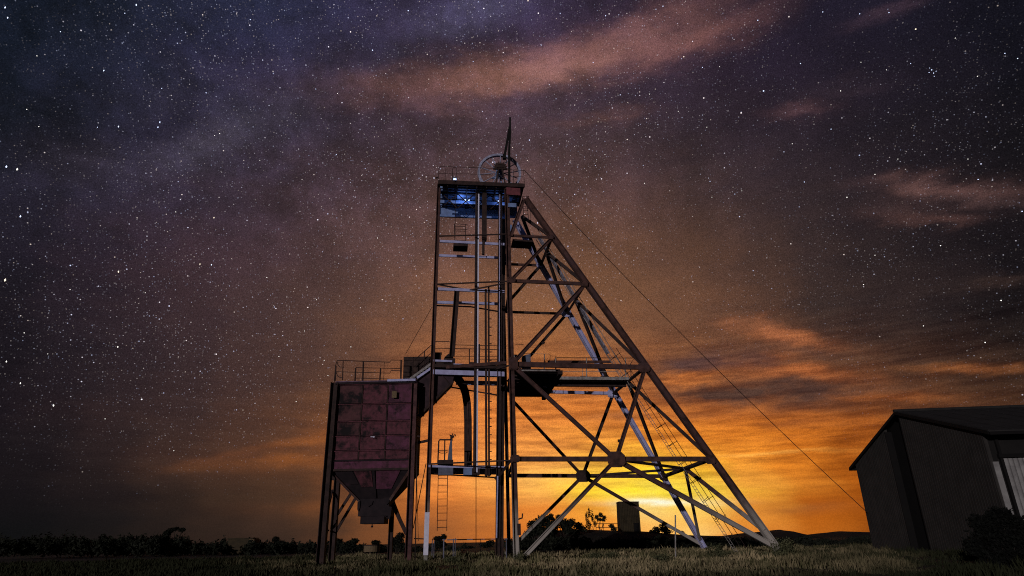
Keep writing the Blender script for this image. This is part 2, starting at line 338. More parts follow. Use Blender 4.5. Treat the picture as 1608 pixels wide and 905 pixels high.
def tag(o, label, cat, group=None):
    o['label'] = label; o['category'] = cat
    if group: o['group'] = group
    return o
def fixn(o):
    import bmesh
    b = bmesh.new(); b.from_mesh(o.data); bmesh.ops.recalc_face_normals(b, faces=b.faces); b.to_mesh(o.data); b.free(); return o

# ---------------------------------------------------------------- ground
S_ = .12
g = MB(); 
import mathutils.noise as mn
def gz(x, y):
    r = math.hypot(x, y); a = min(1, max(0, (r-8)/20))
    return .10*a*mn.noise(Vector((x*.09, y*.09, 3)))-.02
# fine patch inside, then coarse rings to the horizon
def axis(n0, far):
    a = [0]; st_ = 1.5
    while a[-1] < far:
        a.append(a[-1]+st_); st_ = 1.5 if a[-1] < 70 else st_*1.35
    return a
xa = axis(0, 4500); xs = [-v for v in reversed(xa[1:])]+xa
ys = [-v for v in reversed(axis(0, 4500)[1:])]+xa
n_x = len(xs)
for y in ys:
    for x in xs: g.v.append(Vector((x, y, gz(x, y) if max(abs(x), abs(y)) < 120 else -.02)))
for j in range(len(ys)-1):
    for i in range(n_x-1):
        a = j*n_x+i; g.f.append((a, a+1, a+n_x+1, a+n_x))
GROUND = mat('dry_earth', (.040, .032, .021), (.022, .019, .013), scale=.8)
go = g.build('ground', GROUND, smooth=True); go['kind'] = 'structure'

# low mound behind the frame and far hills
def ridge(name, x0, x1, yc, prof, depth, m, kind='structure', seed=0):
    b = MB(); nx, ny = 90, 14
    for j in range(ny+1):
        for i in range(nx+1):
            u = i/nx; v = j/ny; x = x0+(x1-x0)*u; y = yc+(v-.3)*depth
            h = prof(u)*math.sin(math.pi*min(1, v*1.0))**.6*(1+.16*mn.noise(Vector((x*.12, y*.12, seed))))
            b.v.append(Vector((x, y, h-.25)))
    for j in range(ny):
        for i in range(nx):
            a = j*(nx+1)+i; b.f.append((a, a+1, a+nx+2, a+nx+1))
    o = b.build(name, m, smooth=True); o['kind'] = kind; return o
def interp(tab):
    def f(u):
        for (a, x), (b, y) in zip(tab, tab[1:]):
            if a <= u <= b: return x+(y-x)*(u-a)/(b-a)
        return tab[-1][1]
    return f
DARKG = mat('dark_scrubby_earth', (.022, .018, .012), (.012, .010, .008), scale=.5)
MY = 84
def xat(px, Y): return pt(px, 850, (Y, 0, 0)).x
def zat(px, py, Y): return pt(px, py, (Y, 0, 0)).z
mx0, mx1 = xat(800, MY), xat(1260, MY)
mt = [(0, 0)]+[((xat(px, MY)-mx0)/(mx1-mx0), max(.1, zat(px, py, MY)+.3)) for px, py in ((812, 845), (830, 840), (860, 833), (930, 831), (1000, 834), (1060, 838), (1120, 840), (1180, 843), (1240, 845))]+[(1, .2)]
ridge('mound', mx0, mx1, MY, interp(mt), 26, DARKG)
HY = 260
hx0, hx1 = xat(1120, HY), xat(1480, HY)
ht = [(0, .5)]+[((xat(px, HY)-hx0)/(hx1-hx0), zat(px, py, HY)+.3) for px, py in ((1150, 842), (1180, 838), (1215, 834), (1240, 832), (1270, 842), (1290, 845), (1320, 837), (1345, 834), (1372, 835), (1420, 836))]+[(1, 3)]
ridge('hill', hx0, hx1, HY, interp(ht), 60, DARKG, seed=4)

# ---------------------------------------------------------------- headframe
FP = (36.0, S_, .07); RP = (47.5, S_, -.30)         # near and far truss planes
S1 = (38.2, S_, 0.); S2 = (40.5, S_, 0.)             # near and far faces of the shaft tower
MP = (41.6, S_, -.11)                                # centre line of the back plane
base = ptz(806, 872, 0)
HF = root('headframe', base, 'tall rusty steel mine headframe with a sheave wheel, sloping back legs and platforms', 'headframe')
NUP = Vector((S_, -1, 0)).normalized()
def F(x, y): return pt(x, y, FP)
def R(x, y): return pt(x, y, RP)
def A1(x, y): return pt(x, y, S1)
def A2(x, y): return pt(x, y, S2)
def Mm(x, y): return pt(x, y, MP)
def down(p, q, z=-.15):                              # extend p->q to the ground
    d = q-p; return p+d*((z-p.z)/d.z)
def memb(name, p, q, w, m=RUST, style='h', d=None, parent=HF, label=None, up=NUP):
    b = MB(); getattr(b, {'h': 'hbeam', 'b': 'bar', 'c': 'channel'}[style])(p, q, w, d, up)
    return b.build(name, m, parent, label=label)
# near truss (in the plane F)
pB0, pB1 = F(795.5, 290), F(811, 884)
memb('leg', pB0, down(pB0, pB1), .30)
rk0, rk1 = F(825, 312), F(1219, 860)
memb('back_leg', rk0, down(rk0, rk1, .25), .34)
FN = {1: F(867, 373), 2: F(919.5, 446), 3: F(1013, 577), 4: F(1117, 721)}
FL = {1: F(801, 370), 2: F(802, 441), 3: F(805, 572), 4: F(808, 721)}
RN = {1: R(849, 417), 2: R(890, 493), 3: R(963, 618), 4: R(1043, 748)}
RL = {1: R(793, 415), 2: R(794, 490), 3: R(797, 614), 4: R(798, 747)}
fwd = NUP*.02
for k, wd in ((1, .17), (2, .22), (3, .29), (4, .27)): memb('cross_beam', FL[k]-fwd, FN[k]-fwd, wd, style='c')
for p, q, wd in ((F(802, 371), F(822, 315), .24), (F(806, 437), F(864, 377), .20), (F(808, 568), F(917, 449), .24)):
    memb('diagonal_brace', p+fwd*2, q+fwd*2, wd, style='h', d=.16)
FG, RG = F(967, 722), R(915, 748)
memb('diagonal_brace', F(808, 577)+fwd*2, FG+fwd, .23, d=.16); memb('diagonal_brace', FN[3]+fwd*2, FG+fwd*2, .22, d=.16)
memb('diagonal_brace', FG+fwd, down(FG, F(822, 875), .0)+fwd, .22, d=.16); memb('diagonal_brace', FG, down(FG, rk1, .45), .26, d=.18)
# far truss (in the plane R)
pD0, pD1 = R(787, 312), R(799, 852)
memb('leg', pD0, down(pD0, pD1), .22, RUSTD)
rr0, rr1 = R(808, 345), R(1104, 857)
memb('back_leg', rr0, down(rr0, rr1, .25), .33, PALE)
for k, wd, m in ((1, .17, RUST), (2, .17, RUSTD), (3, .22, PALE), (4, .26, RUST)): memb('cross_beam', RL[k], RN[k], wd, m, style='c')
for p, q in ((R(797, 476), RN[1]), (R(797, 600), RN[2])): memb('diagonal_brace', p, q, .20, RUSTD, d=.14)
memb('diagonal_brace', R(801, 625), RG, .20, RUSTD, d=.14); memb('diagonal_brace', RN[3], RG, .22, RUSTD, d=.14)
memb('diagonal_brace', RG, down(RG, R(800, 864), .0), .22, RUST, d=.14); memb('diagonal_brace', RG, down(RG, rr1, .45), .22, RUST, d=.14)
# back plane: K bracing between the two sloping legs
mid = {k: (FN[k]+RN[k])/2 for k in FN}; mid[0] = (F(828, 327)+R(812, 352))/2
BUP = Vector((-.5, -.75, .4))
for k in FN: memb('strut', FN[k], RN[k], .22, RUSTD, 'b', .16, up=BUP)
for k in range(4):
    memb('diagonal_brace', mid[k], FN[k+1], .20, RUSTD, 'b', .14, up=BUP); memb('diagonal_brace', mid[k], RN[k+1], .20, RUSTD, 'b', .14, up=BUP)
memb('diagonal_brace', mid[4], rk1+(rk0-rk1).normalized()*1.0, .24, RUST, 'b', .16, up=BUP)
memb('diagonal_brace', mid[4], rr1+(rr0-rr1).normalized()*.5, .20, RUST, 'b', .14, up=BUP)
memb('strut', FG, mid[4], .16, RUSTD, 'b', .14, up=(0, 0, 1)); memb('strut', RG, mid[4], .20, RUSTD, 'b', .14, up=(0, 0, 1))
for k in (1, 2, 3, 4):
    memb('strut', FL[k], RL[k], .14, RUSTD, 'b', up=(0, 0, 1))
# gusset plates with bolts
def gusset(c, w, h, cut, m=RUST, lab=None, t=.05, off=.12):
    ax = Vector((1, S_, 0)).normalized(); uz = Vector((0, 0, 1))
    pl = []
    for sx, sz in ((-1, -1), (1, -1), (1, 1), (-1, 1)):
        a = ax*sx*w/2; b_ = uz*sz*h/2; ca = ax*sx*cut; cb = uz*sz*cut
        e1, e2 = a+b_-cb, a+b_-ca
        pl += [e2, e1] if sx*sz < 0 else [e1, e2]
    c = Vector(c)+NUP*off
    b = MB(); b.prism([c+p for p in pl], NUP*t); o = fixn(b.build('gusset_plate', m, HF, label=lab))
    for p in pl: q = c+p*.78+NUP*t; bb = MB(); bb.tube([q, q+NUP*.03], .03, 6); bb.build('bolt', m, o)
    return o
gusset(FG, 1.0, .86, .22, lab='larger rusty gusset plate at the crossing of near braces')
gusset(RG, .98, .80, .2, RUSTD)
for k, sz in ((1, .4), (2, .5), (3, .7), (4, .6)): gusset(FN[k]-Vector((.12, 0, .05)), sz, sz*.8, .1)
for k, sz in ((1, .45), (2, .6), (3, .7), (4, .6)): gusset(RN[k]-Vector((.1, 0, .05)), sz, sz*.8, .1, PALE if k < 4 else RUSTD)
for k in (2, 3, 4): gusset(FL[k]+Vector((.02, 0, .0)), .55, .75 if k == 3 else .4, .1)

# shaft tower posts
pA0, pA1 = A1(689.5, 290), A1(668.5, 870)
Ag = down(pA0, pA1); ft = pA0+(Ag-pA0)*((pA0.z-2.55)/(pA0.z-Ag.z)); f2 = pA0+(Ag-pA0)*((pA0.z-.35)/(pA0.z-Ag.z))
memb('leg', pA0, ft, .25); memb('leg_foot', ft, f2, .262, FOOT, 'b', .262, label='lower end of the left leg with bright light painted on as white'); memb('leg_base', f2, Ag, .2, CONC, 'b')
back = -NUP*2.3
memb('leg', pA0+back, Ag+back, .22, RUSTD)
pC0, pC1 = A1(786, 296), A1(781.5, 850)
memb('leg', pC0, down(pC0, pC1), .24, RUSTD, 'h'); b = MB(); b.bar(A1(784.6, 300)+NUP*.14, A1(783.6, 575)+NUP*.14, .05, .04, NUP); b.build('flange_strip', PALE, HF); b = MB(); b.bar(A1(781.2, 748)+NUP*.14, A1(779.3, 845)+NUP*.14, .07, .04, NUP); b.build('flange_strip', PALE, HF); memb('leg', A2(792, 310), down(A2(792, 310), A2(787.5, 850)), .22, RUSTD)
memb('guide_rail', A1(751, 296), A1(747.8, 742), .15, FOOT, 'b', .12, label='pale lavender guide rail running the height of the tower')
memb('guide_rail', A1(748, 296), A1(744.4, 742), .11, RUSTD, 'b', .3)
gr = memb('guide_rail', A1(762.5, 455), A1(763.8, 748), .12, RUSTD, 'b', .2); memb('guide_rail', A1(767.3, 452), A1(768, 748), .10, RUSTD, 'b', .2)
for k in range(22):
    y = 462+k*13; p = A1(768.5, y); b = MB(); b.bar(p, p+Vector((.14, 0, 0)), .05); b.build('rail_clip', RUSTD, gr)
memb('skip_column', A1(760.5, 294), A1(760.5, 378), .30, RUSTD, 'b', .4); memb('skip_tongue', A1(759, 378), A1(759, 400), .16, RUSTD, 'b', .16)
for (xa_, ya, xb, yb, wd, pl_, m) in (
    (690, 379, 792, 384, .17, 1, PALE), (689, 401.5, 786, 405, .17, 2, PALE), (686, 454, 792, 458.5, .19, 1, PALE), (685, 475, 787, 477.5, .19, 2, PALE),
    (680, 584.5, 792, 588, .29, 1, PALE), (716, 601, 787, 602.5, .27, 2, PALE), (673, 732, 792, 734.5, .14, 1, PALE), (673, 741, 786, 742, .26, 2, PALE)):
    f_ = A1 if pl_ == 1 else A2
    memb('bunton', f_(xa_, ya), f_(xb, yb), wd, m, 'c')
for (p, q) in ((A1(690, 371), F(795, 368)), (A1(687, 446.5), F(796, 442)), (A1(688, 447), A1(737, 456)), (A1(737, 456), F(793, 445)),
               (A1(686, 480), A2(740, 482)), (A2(740, 482), A2(786, 490)), (A1(682, 575), A2(745, 589)), (A2(745, 589), F(800, 574)), (A2(707, 608), A2(788, 622)),
               (A1(672, 729), F(806, 723)), (A1(673, 744), A2(776, 750)), (A2(776, 750), A2(786, 760))):
    memb('tie_rod', p, q, .075, RUSTD, 'b')
memb('strut', A1(777, 749), A1(783, 758), .12, RUSTD, 'b'); memb('strut', A1(786, 745), F(803, 722), .14, RUSTD, 'b')
b = MB(); b.tube([A1(747.5, 742), A1(747.5, 858)], .022, 5); b.build('rope', ROPE, HF)

# --- top platform
def deckpt(px, py): return pt(px, py, (37.35, S_, 0))
t0, t1 = deckpt(688, 283), deckpt(824, 288); zt = (t0.z+t1.z)/2; t0.z = t1.z = zt
dback = -NUP*3.1
TP = MB(); TP.box(t0-Vector((0, 0, .07)), t1-t0, dback, Vector((0, 0, .07))); top = TP.build('top_platform', RUSTD, HF)
b = MB(); b.box(t0-Vector((0, 0, .32))+NUP*.06, t1-t0, -NUP*.06, Vector((0, 0, .25))); b.build('fascia_beam', RUSTD, top)
tu = (t1-t0).normalized(); TL = (t1-t0).length
for k in range(9):                                    # joists under the deck, most with blue lamp light in their colour
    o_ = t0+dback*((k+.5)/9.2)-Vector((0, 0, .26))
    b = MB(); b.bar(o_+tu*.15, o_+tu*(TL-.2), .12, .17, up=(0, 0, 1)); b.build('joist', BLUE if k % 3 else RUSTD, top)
for k in range(1, 9):
    b = MB(); o_ = t0+tu*(TL*k/9)-Vector((0, 0, .38)); b.bar(o_+dback*.02, o_+dback*.98, .05, .10, up=(0, 0, 1)); b.build('bridging', RUSTD, top)
b = MB(); o_ = t0+dback-Vector((0, 0, 1.0))
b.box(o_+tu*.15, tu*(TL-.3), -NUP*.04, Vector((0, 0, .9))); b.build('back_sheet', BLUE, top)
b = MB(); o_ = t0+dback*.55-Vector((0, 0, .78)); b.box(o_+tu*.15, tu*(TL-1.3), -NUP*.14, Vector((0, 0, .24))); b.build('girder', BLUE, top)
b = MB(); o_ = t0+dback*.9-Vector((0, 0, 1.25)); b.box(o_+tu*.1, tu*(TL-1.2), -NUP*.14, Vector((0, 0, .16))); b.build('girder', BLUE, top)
for k in range(4):                                    # crossed bracing in front
    a_ = t0+tu*(.25+k*1.1)-Vector((0, 0, .4))+dback*.35
    for sgn in (0, 1):
        b = MB(); p_ = a_+Vector((0, 0, -1.1*sgn)); q_ = a_+tu*1.1+Vector((0, 0, -1.1*(1-sgn))); b.bar(p_, q_, .05); b.build('brace', RUSTD, top)
b = MB(); b.box(deckpt(795, 306.5)+NUP*.08, deckpt(817, 308)-deckpt(795, 306.5), -NUP*.05, Vector((0, 0, .55))); b.build('red_panel', REDP, top)
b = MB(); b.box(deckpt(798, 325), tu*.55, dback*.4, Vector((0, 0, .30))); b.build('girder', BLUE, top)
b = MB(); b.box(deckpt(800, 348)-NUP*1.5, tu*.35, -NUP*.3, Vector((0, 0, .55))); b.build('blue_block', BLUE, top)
# lamps burning under the deck
LB = emit('lit_blue_lamp', (.5, .65, 1.0), 1.9)
def ulamp(px, py, w_, h_, e):
    p = pt(px, py, (39.1, S_, 0)); b = MB(); b.box(p, tu*w_, -NUP*.06, Vector((0, 0, h_))); o = b.build('lamp', LB, top)
    b = MB(); b.box(p+Vector((-.02, .07, h_)), tu*(w_+.04), NUP*.12, Vector((0, 0, .03))); b.build('lamp_hood', RUSTD, o)
    ld = bpy.data.lights.new('lamp_light', 'POINT'); ld.energy = e; ld.color = (.25, .45, 1.0); ld.shadow_soft_size = .12
    lo = bpy.data.objects.new('lamp_light', ld); C.objects.link(lo); lo.location = p+tu*w_/2+NUP*.45-Vector((0, 0, .25))
ulamp(718, 309, .42, .16, 9); ulamp(729.5, 315, .10, .1, 5); ulamp(735, 315, .10, .1, 5); ulamp(782, 316.5, .10, .1, 9)

# handrails helper: posts + rails as parts of a platform
def rail(parent, pts, r=.022, m=RUSTD, name='handrail'):
    b = MB(); b.tube(pts, r, 5); return b.build(name, m, parent)
def post(parent, p, q, r=.026, m=RUSTD):
    b = MB(); b.tube([p, q], r, 5); return b.build('rail_post', m, parent)
d_ = deckpt
rail(top, [d_(688, 283), d_(689.5, 264), d_(691.5, 261.5), d_(760, 264), d_(822, 268), d_(823.5, 287)], .018)
rail(top, [d_(689, 272.5), d_(760, 274), d_(823, 278)], .014)
for x, y in ((699, 284), (752, 285.5), (806, 287.5)): post(top, d_(x, y+4), d_(x, y-20), .018)
b = MB(); b.tube([d_(710.5, 284), d_(710.5, 266), d_(712, 263.5), d_(715.5, 263.5), d_(717.3, 266), d_(717.5, 284)], .02, 5); b.build('hoop_rail', RUSTD, top)
b = MB(); b.bar(d_(684, 279.5), d_(688, 279), .08); b.build('bracket', RUSTD, top)
# jib above the wheel
jp = (38.6, S_, 0)
def J_(x, y): return pt(x, y, jp)
JB = MB(); JB.bar(J_(799.8, 288), J_(799.6, 238), .17); JB.bar(J_(799.6, 238), J_(801, 205), .16); JB.bar(J_(801, 205), J_(801, 185), .13)
JBM = mat('black_jib_steel', (.012, .011, .010), (.008, .007, .006), scale=4); jib = JB.build('hoist_jib', JBM, HF)
b = MB(); b.bar(J_(800, 200), J_(795.5, 228), .15); b.bar(J_(795.5, 228), J_(792.5, 244), .16); b.build('jib_stay', JBM, jib)
b = MB(); b.bar(J_(792, 243), J_(792, 250), .24); b.tube([J_(794.5, 250), J_(795.5, 255), J_(791.5, 256.5)], .03, 6); b.build('pulley_block', JBM, jib)
# sheave wheel
wc = pt(784.3, 271.8, (39.4, S_, 0)); wr = 1.50
wx = Vector((1, S_, 0)).normalized(); wz = Vector((0, 0, 1))
WH = bpy.data.objects.new('sheave_wheel', None); C.objects.link(WH); WH.parent = HF; WH['_org'] = HF['_org']
def wp(a, r, y=0): return wc+wx*math.cos(a)*r+wz*math.sin(a)*r+NUP*y
rim = MB(); n = 64
prof = [(wr+.06, .11), (wr+.06, .07), (wr-.03, .02), (wr-.03, -.02), (wr+.06, -.07), (wr+.06, -.11), (wr-.10, -.11), (wr-.10, .11)]
for i in range(n):
    for (r_, y_) in prof: rim.v.append(wp(2*math.pi*i/n, r_, y_))
for i in range(n):
    for k in range(8): rim.f.append((i*8+k, i*8+(k+1) % 8, ((i+1) % n)*8+(k+1) % 8, ((i+1) % n)*8+k))
ro = fixn(rim.build('rim', WHEELM, WH))
for k in range(14):
    a = 2*math.pi*(k+.35)/14; b = MB(); sg = .10 if k % 2 else -.10
    b.tube([wp(a, .22, sg), wp(a, wr-.09, sg*.3)], .036, 6); b.build('spoke', WHEELM, WH)
b = MB(); b.tube([wp(0, 0, .28), wp(0, 0, -.28)], .27, 18); b.tube([wp(0, 0, .45), wp(0, 0, -.45)], .09, 12); b.build('hub', BLUE, WH)
for sg in (.62, -.62):                                # bearing stands
    b = MB(); c_ = wc+NUP*sg; zb = t0.z
    for s2 in (-1, 1):
        b.bar(c_+wx*s2*.12, Vector((c_.x+wx.x*s2*.45, c_.y, zb)), .10)
    b.box(c_-wx*.28-wz*.08+NUP*-.08, wx*.56, NUP*.16, wz*.34); b.box(c_-wx*.5-wz*.12+NUP*-.05, wx*1.0, NUP*.1, wz*.10)
    b.build('bearing_stand', BLUE if sg < 0 else RUSTD, HF)
b = MB()
for k in range(20):
    a = -.3+(math.pi+.6)*k/19; b.bar(wp(a, .26, .7), wp(a, .42+.08*(k % 2), .7), .06)
b.box(wp(math.pi, .36, .66), wx*.72, NUP*.08, wz*.16); b.build('bearing_cover', RUSTD, HF)

# caged ladders
def ladder(pa, pb, width, across, n_r, cage=False, outward=None, m=RUSTD, r=.018, name='ladder', parent=HF, cage_n=4, cr=.33):
    A_, B_ = Vector(pa), Vector(pb); ac = Vector(across).normalized()*width/2
    E = bpy.data.objects.new(name, None); C.objects.link(E); E.parent = parent; E['_org'] = parent['_org']
    for s in (-1, 1):
        b = MB(); b.tube([A_+ac*s, B_+ac*s], r*1.2, 5); b.build('stile', m, E)
    for k in range(n_r):
        p = A_+(B_-A_)*((k+.5)/n_r); b = MB(); b.tube([p-ac, p+ac], r, 5); b.build('rung', m, E)
    if cage:
        o_ = Vector(outward).normalized(); hoops = []
        for k in range(cage_n):
            p = A_+(B_-A_)*(k/(cage_n-1)); b = MB(); pts = []
            for i in range(9):
                a = math.pi*i/8; pts.append(p-ac.normalized()*math.cos(a)*cr+o_*math.sin(a)*cr*1.6)
            b.tube(pts, r, 5); b.build('cage_hoop', m, E)
        for a in (.35, .65):
            an = math.pi*a; of = -ac.normalized()*math.cos(an)*cr+o_*math.sin(an)*cr*1.6
            b = MB(); b.tube([A_+of, B_+of], r*.8, 5); b.build('cage_strap', m, E)
    return E
q0, q1 = A1(723, 382), A1(722, 352)
ladder(q0, q1, .72, wx, 4, r=.02); 
b = MB(); b.tube([A1(714.5, 380), A1(715, 300)], .02, 5); b.build('stile', RUSTD, HF)
b = MB(); b.tube([A1(715, 352), A1(734, 353), A1(735, 356), A1(735, 359), A1(733, 360.5), A1(715, 360)], .018, 5); b.build('cage_hoop', RUSTD, HF)
b = MB(); b.tube([A1(715, 338), A1(718, 340.5), A1(728, 341), A1(733, 338), A1(733, 334)], .018, 5); b.build('cage_hoop', RUSTD, HF)
b = MB(); b.box(A1(712, 386), wx*.95, -NUP*.9, wz*.16); b.build('landing', RUSTD, HF)
ladder(F(829, 338)-NUP*.8, F(826, 300)-NUP*.8, .3, wx, 6, True, (.9, -.3, 0), r=.016, cage_n=3, cr=.17)
pl_ = F(806, 375)-NUP*.3
b = MB(); b.box(pl_, F(838, 377)-F(806, 375), -NUP*1.1, wz*.12); b.build('landing', RUSTD, HF)

# --- middle platform (level 3)
zt3 = F(806, 577).z
mpO = HF
midp = MB()
# left bay: over the shaft tower, from the left leg to the near leg
l0, l1 = A1(681, 577), A1(794, 577); zz = (l0.z+l1.z)/2; l0.z = l1.z = zz
midp.box(l0+NUP*.12, l1-l0, -NUP*2.6, wz*.06)
plat = midp.build('middle_platform', RUSTD, HF)
b = MB(); b.bar(A1(681, 575.5)+NUP*.14, A1(794, 578)+NUP*.14, .20, .12, NUP); b.build('edge_beam', RUSTD, plat)
b = MB(); b.bar(A1(700, 578)+NUP*.2, A1(794, 571.5)+NUP*.25, .20, .08, NUP); b.build('edge_beam', RUST, plat)
b = MB(); b.box(A1(681, 573), A1(709, 573)-A1(681, 573), -NUP*2.2, wz*.24); b.build('raised_floor', RUSTD, plat)
b = MB(); b.bar(A1(681, 566.8)+NUP*.05, A1(710, 567.8)+NUP*.05, .12, .06, NUP); b.build('kick_plate', PALE, plat)
b = MB(); b.bar(A1(712, 572.6)+NUP*.03, A1(750, 574)+NUP*.03, .10, .06, NUP); b.build('kick_plate', PALE, plat)
# right bay: dark floor between the trusses, with joists and grating strips
r0 = F(806, 580.5); r1 = F(880, 580.5); q0_, q1_ = R(800, 611), R(853, 611)
for v_ in (r0, r1, q0_, q1_): v_.z = r0.z
b = MB(); b.prism([r0, r1, q1_, q0_], wz*.05); fixn(b.build('floor_plate', RUSTD, plat))
for k in range(9):
    t_ = (k+.3)/9; p_ = r0+(q0_-r0)*t_; s_ = r1+(q1_-r1)*t_; b = MB(); b.bar(p_-wz*.08, s_-wz*.08, .08, .14, up=(0, 0, 1)); b.build('joist', RUSTD, plat)
b = MB(); b.bar(r1-wz*.14, q1_-wz*.14, .26, .24, up=(0, 0, 1)); b.build('edge_beam', RUSTD, plat)
b = MB(); b.bar(F(813, 582)+NUP*.02, F(872, 582.5)+NUP*.02, .07, .05, NUP); b.build('light_strip', GREYS, plat)
for (x_, y_) in ((861, 591), (857, 597), (853, 609)):
    p = pt(x_, y_, (41, S_, 0)); b = MB(); b.box(p, wx*.25, NUP*.08, wz*.12); b.build('bracket', PALE, plat)
# walkway to the right
wk0, wk1 = pt(866, 598.5, (40.6, S_, 0)), pt(984.5, 598.5, (40.6, S_, 0)); wk1.z = wk0.z
WK = MB(); WK.box(wk0-NUP*.5, wk1-wk0, NUP*1.0, wz*.06); wk = WK.build('walkway', GREYS, HF)
b = MB(); b.bar(wk0+NUP*.53+wz*.07, wk1+NUP*.53+wz*.07, .20, .06, NUP); b.build('edge_channel', GREYS, wk)
b = MB(); b.bar(wk0-NUP*.3-wz*.16, wk1-NUP*.3-wz*.16, .26, .2, NUP); b.build('carrier_beam', RUSTD, wk)
b = MB()
for k in range(26):
    u = random.random(); p = wk0+(wk1-wk0)*u+NUP*random.uniform(-.3, .4)+wz*.18; b.box(p, wx*random.uniform(.1, .5), NUP*.2, wz*random.uniform(.02, .06))
b.build('debris', RUSTD, wk); 
def W_(x, y, o=.5): return pt(x, y, (40.6-o, S_, 0))
PG = GREYS
rail(wk, [W_(873, 593), W_(874, 562), W_(996, 562.5), W_(990, 572), W_(991, 592)], .026, RUSTD)
rail(wk, [W_(874, 584), W_(970, 584)], .02, PG)
rail(wk, [W_(863, 570, -.5), W_(864, 559, -.5), W_(873.5, 559.5, -.5), W_(869, 570, -.5)], .026, RUSTD)
for x_ in (872.5, 921, 982.5): post(wk, W_(x_, 597), W_(x_, 563), .032, PG)
for x_ in (915, 990.5): post(wk, W_(x_, 595, -.5), W_(x_, 570, -.5), .018, PG)
b = MB(); b.bar(W_(860, 568.3, -.4), W_(959, 568.3, -.4), .16, .1, NUP); b.build('cable_tray', RUST, wk)
# platform rails
RB = RUSTD
rail(plat, [A1(683, 539), A1(684.5, 536.5), A1(706, 536.6)], .022); rail(plat, [A1(714, 541.8), A1(796, 543.7)], .022)
rail(plat, [A1(681, 547), A1(740, 548), A1(795, 549.8), A1(790, 556), A1(787, 572)], .022)
for yy in (559.5, 563.8): rail(plat, [A2(712, yy), A2(795, yy+1)], .016)
for x_, ya_, yb_ in ((737, 575, 548.5), (791, 575, 553)): post(plat, A1(x_, ya_), A1(x_, yb_), .034)
post(plat, A1(752, 576)+NUP*.2, A1(752.3, 542)+NUP*.2, .05)
rail(plat, [F(808, 540.6), F(822, 541)], .02); rail(plat, [F(822, 541)-NUP*2, F(872.5, 542)-NUP*2, F(864, 556)-NUP*2], .016, GREYS)
rail(plat, [F(840, 558)-NUP*2, F(870, 558.5)-NUP*2], .012, GREYS); post(plat, F(863, 571)-NUP*2, F(863, 542)-NUP*2, .035, GREYS); post(plat, F(823, 560)-NUP*2, F(823, 541)-NUP*2, .02, GREYS)
b = MB(); b.box(A1(738, 573), wx*.5, -NUP*.4, wz*.17); b.build('toe_block', RUSTD, plat)
# tall tipping chute column above, curved discharge pipe below, sloping rock chute to the bin
ch = memb('tipping_column', A1(717.5, 458), A1(709.5, 560), .34, RUSTD, 'h', .34)
b = MB(); b.box(A1(697, 573), wx*.68, -NUP*.6, wz*.42); b.prism([A1(698, 561), A1(712, 561), A1(712, 552), A1(704, 556)], -NUP*.5); fixn(b.build('column_base', RUSTD, HF))
b = MB(); path = [A2(714, 590), A2(721, 597), A2(727, 606), A2(731, 618), A2(733.5, 634), A2(734.8, 660), A2(735, 735)]
for i in range(len(path)-1): b.bar(path[i], path[i+1]+(path[i+1]-path[i]).normalized()*.06, .46, .4, NUP)
cv = b.build('curved_chute', RUSTD, HF)
b = MB()
for i in range(len(path)-1): b.bar(path[i]+NUP*.21, path[i+1]+NUP*.21, .06, .05, NUP)
b.build('rib', RUST, cv)
SPp = (38.4, S_, 0)
def SPt(x, y): return pt(x, y, SPp)
b = MB(); b.prism([SPt(657, 600), SPt(680, 577), SPt(714, 588), SPt(711, 598), SPt(658, 651)], -NUP*1.7); sc_ = fixn(b.build('rock_chute', mat('dark_chute_plate', (.07, .04, .045), (.035, .022, .026), scale=2, c3=(.02, .012, .015)), HF))
b = MB(); b.bar(SPt(657, 654)+NUP*.03, SPt(712, 599)+NUP*.03, .14, .1, NUP)
for u in (.08, .45, .72): p = SPt(657, 654)+(SPt(712, 599)-SPt(657, 654))*u; b.prism([p, p+wx*.22, p+wx*.12-wz*.2], -NUP*.1)
fixn(b.build('chute_flange', RUSTD, sc_))
b = MB(); b.bar(SPt(694, 590)+NUP*.05, SPt(706, 604)+NUP*.05, .05); b.build('stay', RUSTD, sc_)
b = MB(); b.box(SPt(632, 597)-NUP*.4, SPt(677, 596)-SPt(632, 597), -NUP*1.5, wz*1.55)
hb = b.build('chute_head_box', mat('dark_mesh_panel', (.075, .045, .035), (.035, .022, .02), scale=3), HF)
for k in range(4):
    b = MB(); o_ = SPt(632, 597)-NUP*.38+wz*(.2+k*.38); b.bar(o_, o_+(SPt(677, 596)-SPt(632, 597)), .05, .04, NUP); b.build('stiffener', RUSTD, hb)
# stair from bin roof up to the platform
st0, st1 = SPt(644, 596)+NUP*.1, SPt(680, 570)+NUP*.1
STR = bpy.data.objects.new('stair', None); C.objects.link(STR); STR.parent = HF; STR['_org'] = HF['_org']
for off, m_, w_ in ((0, GREYS, .14), (-.8, PALE, .14)):
    b = MB(); b.bar(st0-NUP*-off, st1-NUP*-off, w_, .05, NUP); b.build('stringer', m_, STR)
b = MB(); b.bar(SPt(655, 594.5)+NUP*.15, SPt(679, 578)+NUP*.15, .14, .05, NUP); b.build('stringer', PALE, STR)
for k in range(8):
    p = st0+(st1-st0)*((k+.5)/8); b = MB(); b.box(p, wx*.22, -NUP*.8, wz*.03); b.build('tread', GREYS, STR)
rail(STR, [st0+wz*.95+NUP*0, SPt(682, 538)], .026); rail(STR, [SPt(650, 576), SPt(681, 552)], .02)
for u in (.1, .6, .98): p = st0+(st1-st0)*u; post(STR, p, p+wz*1.15, .03)
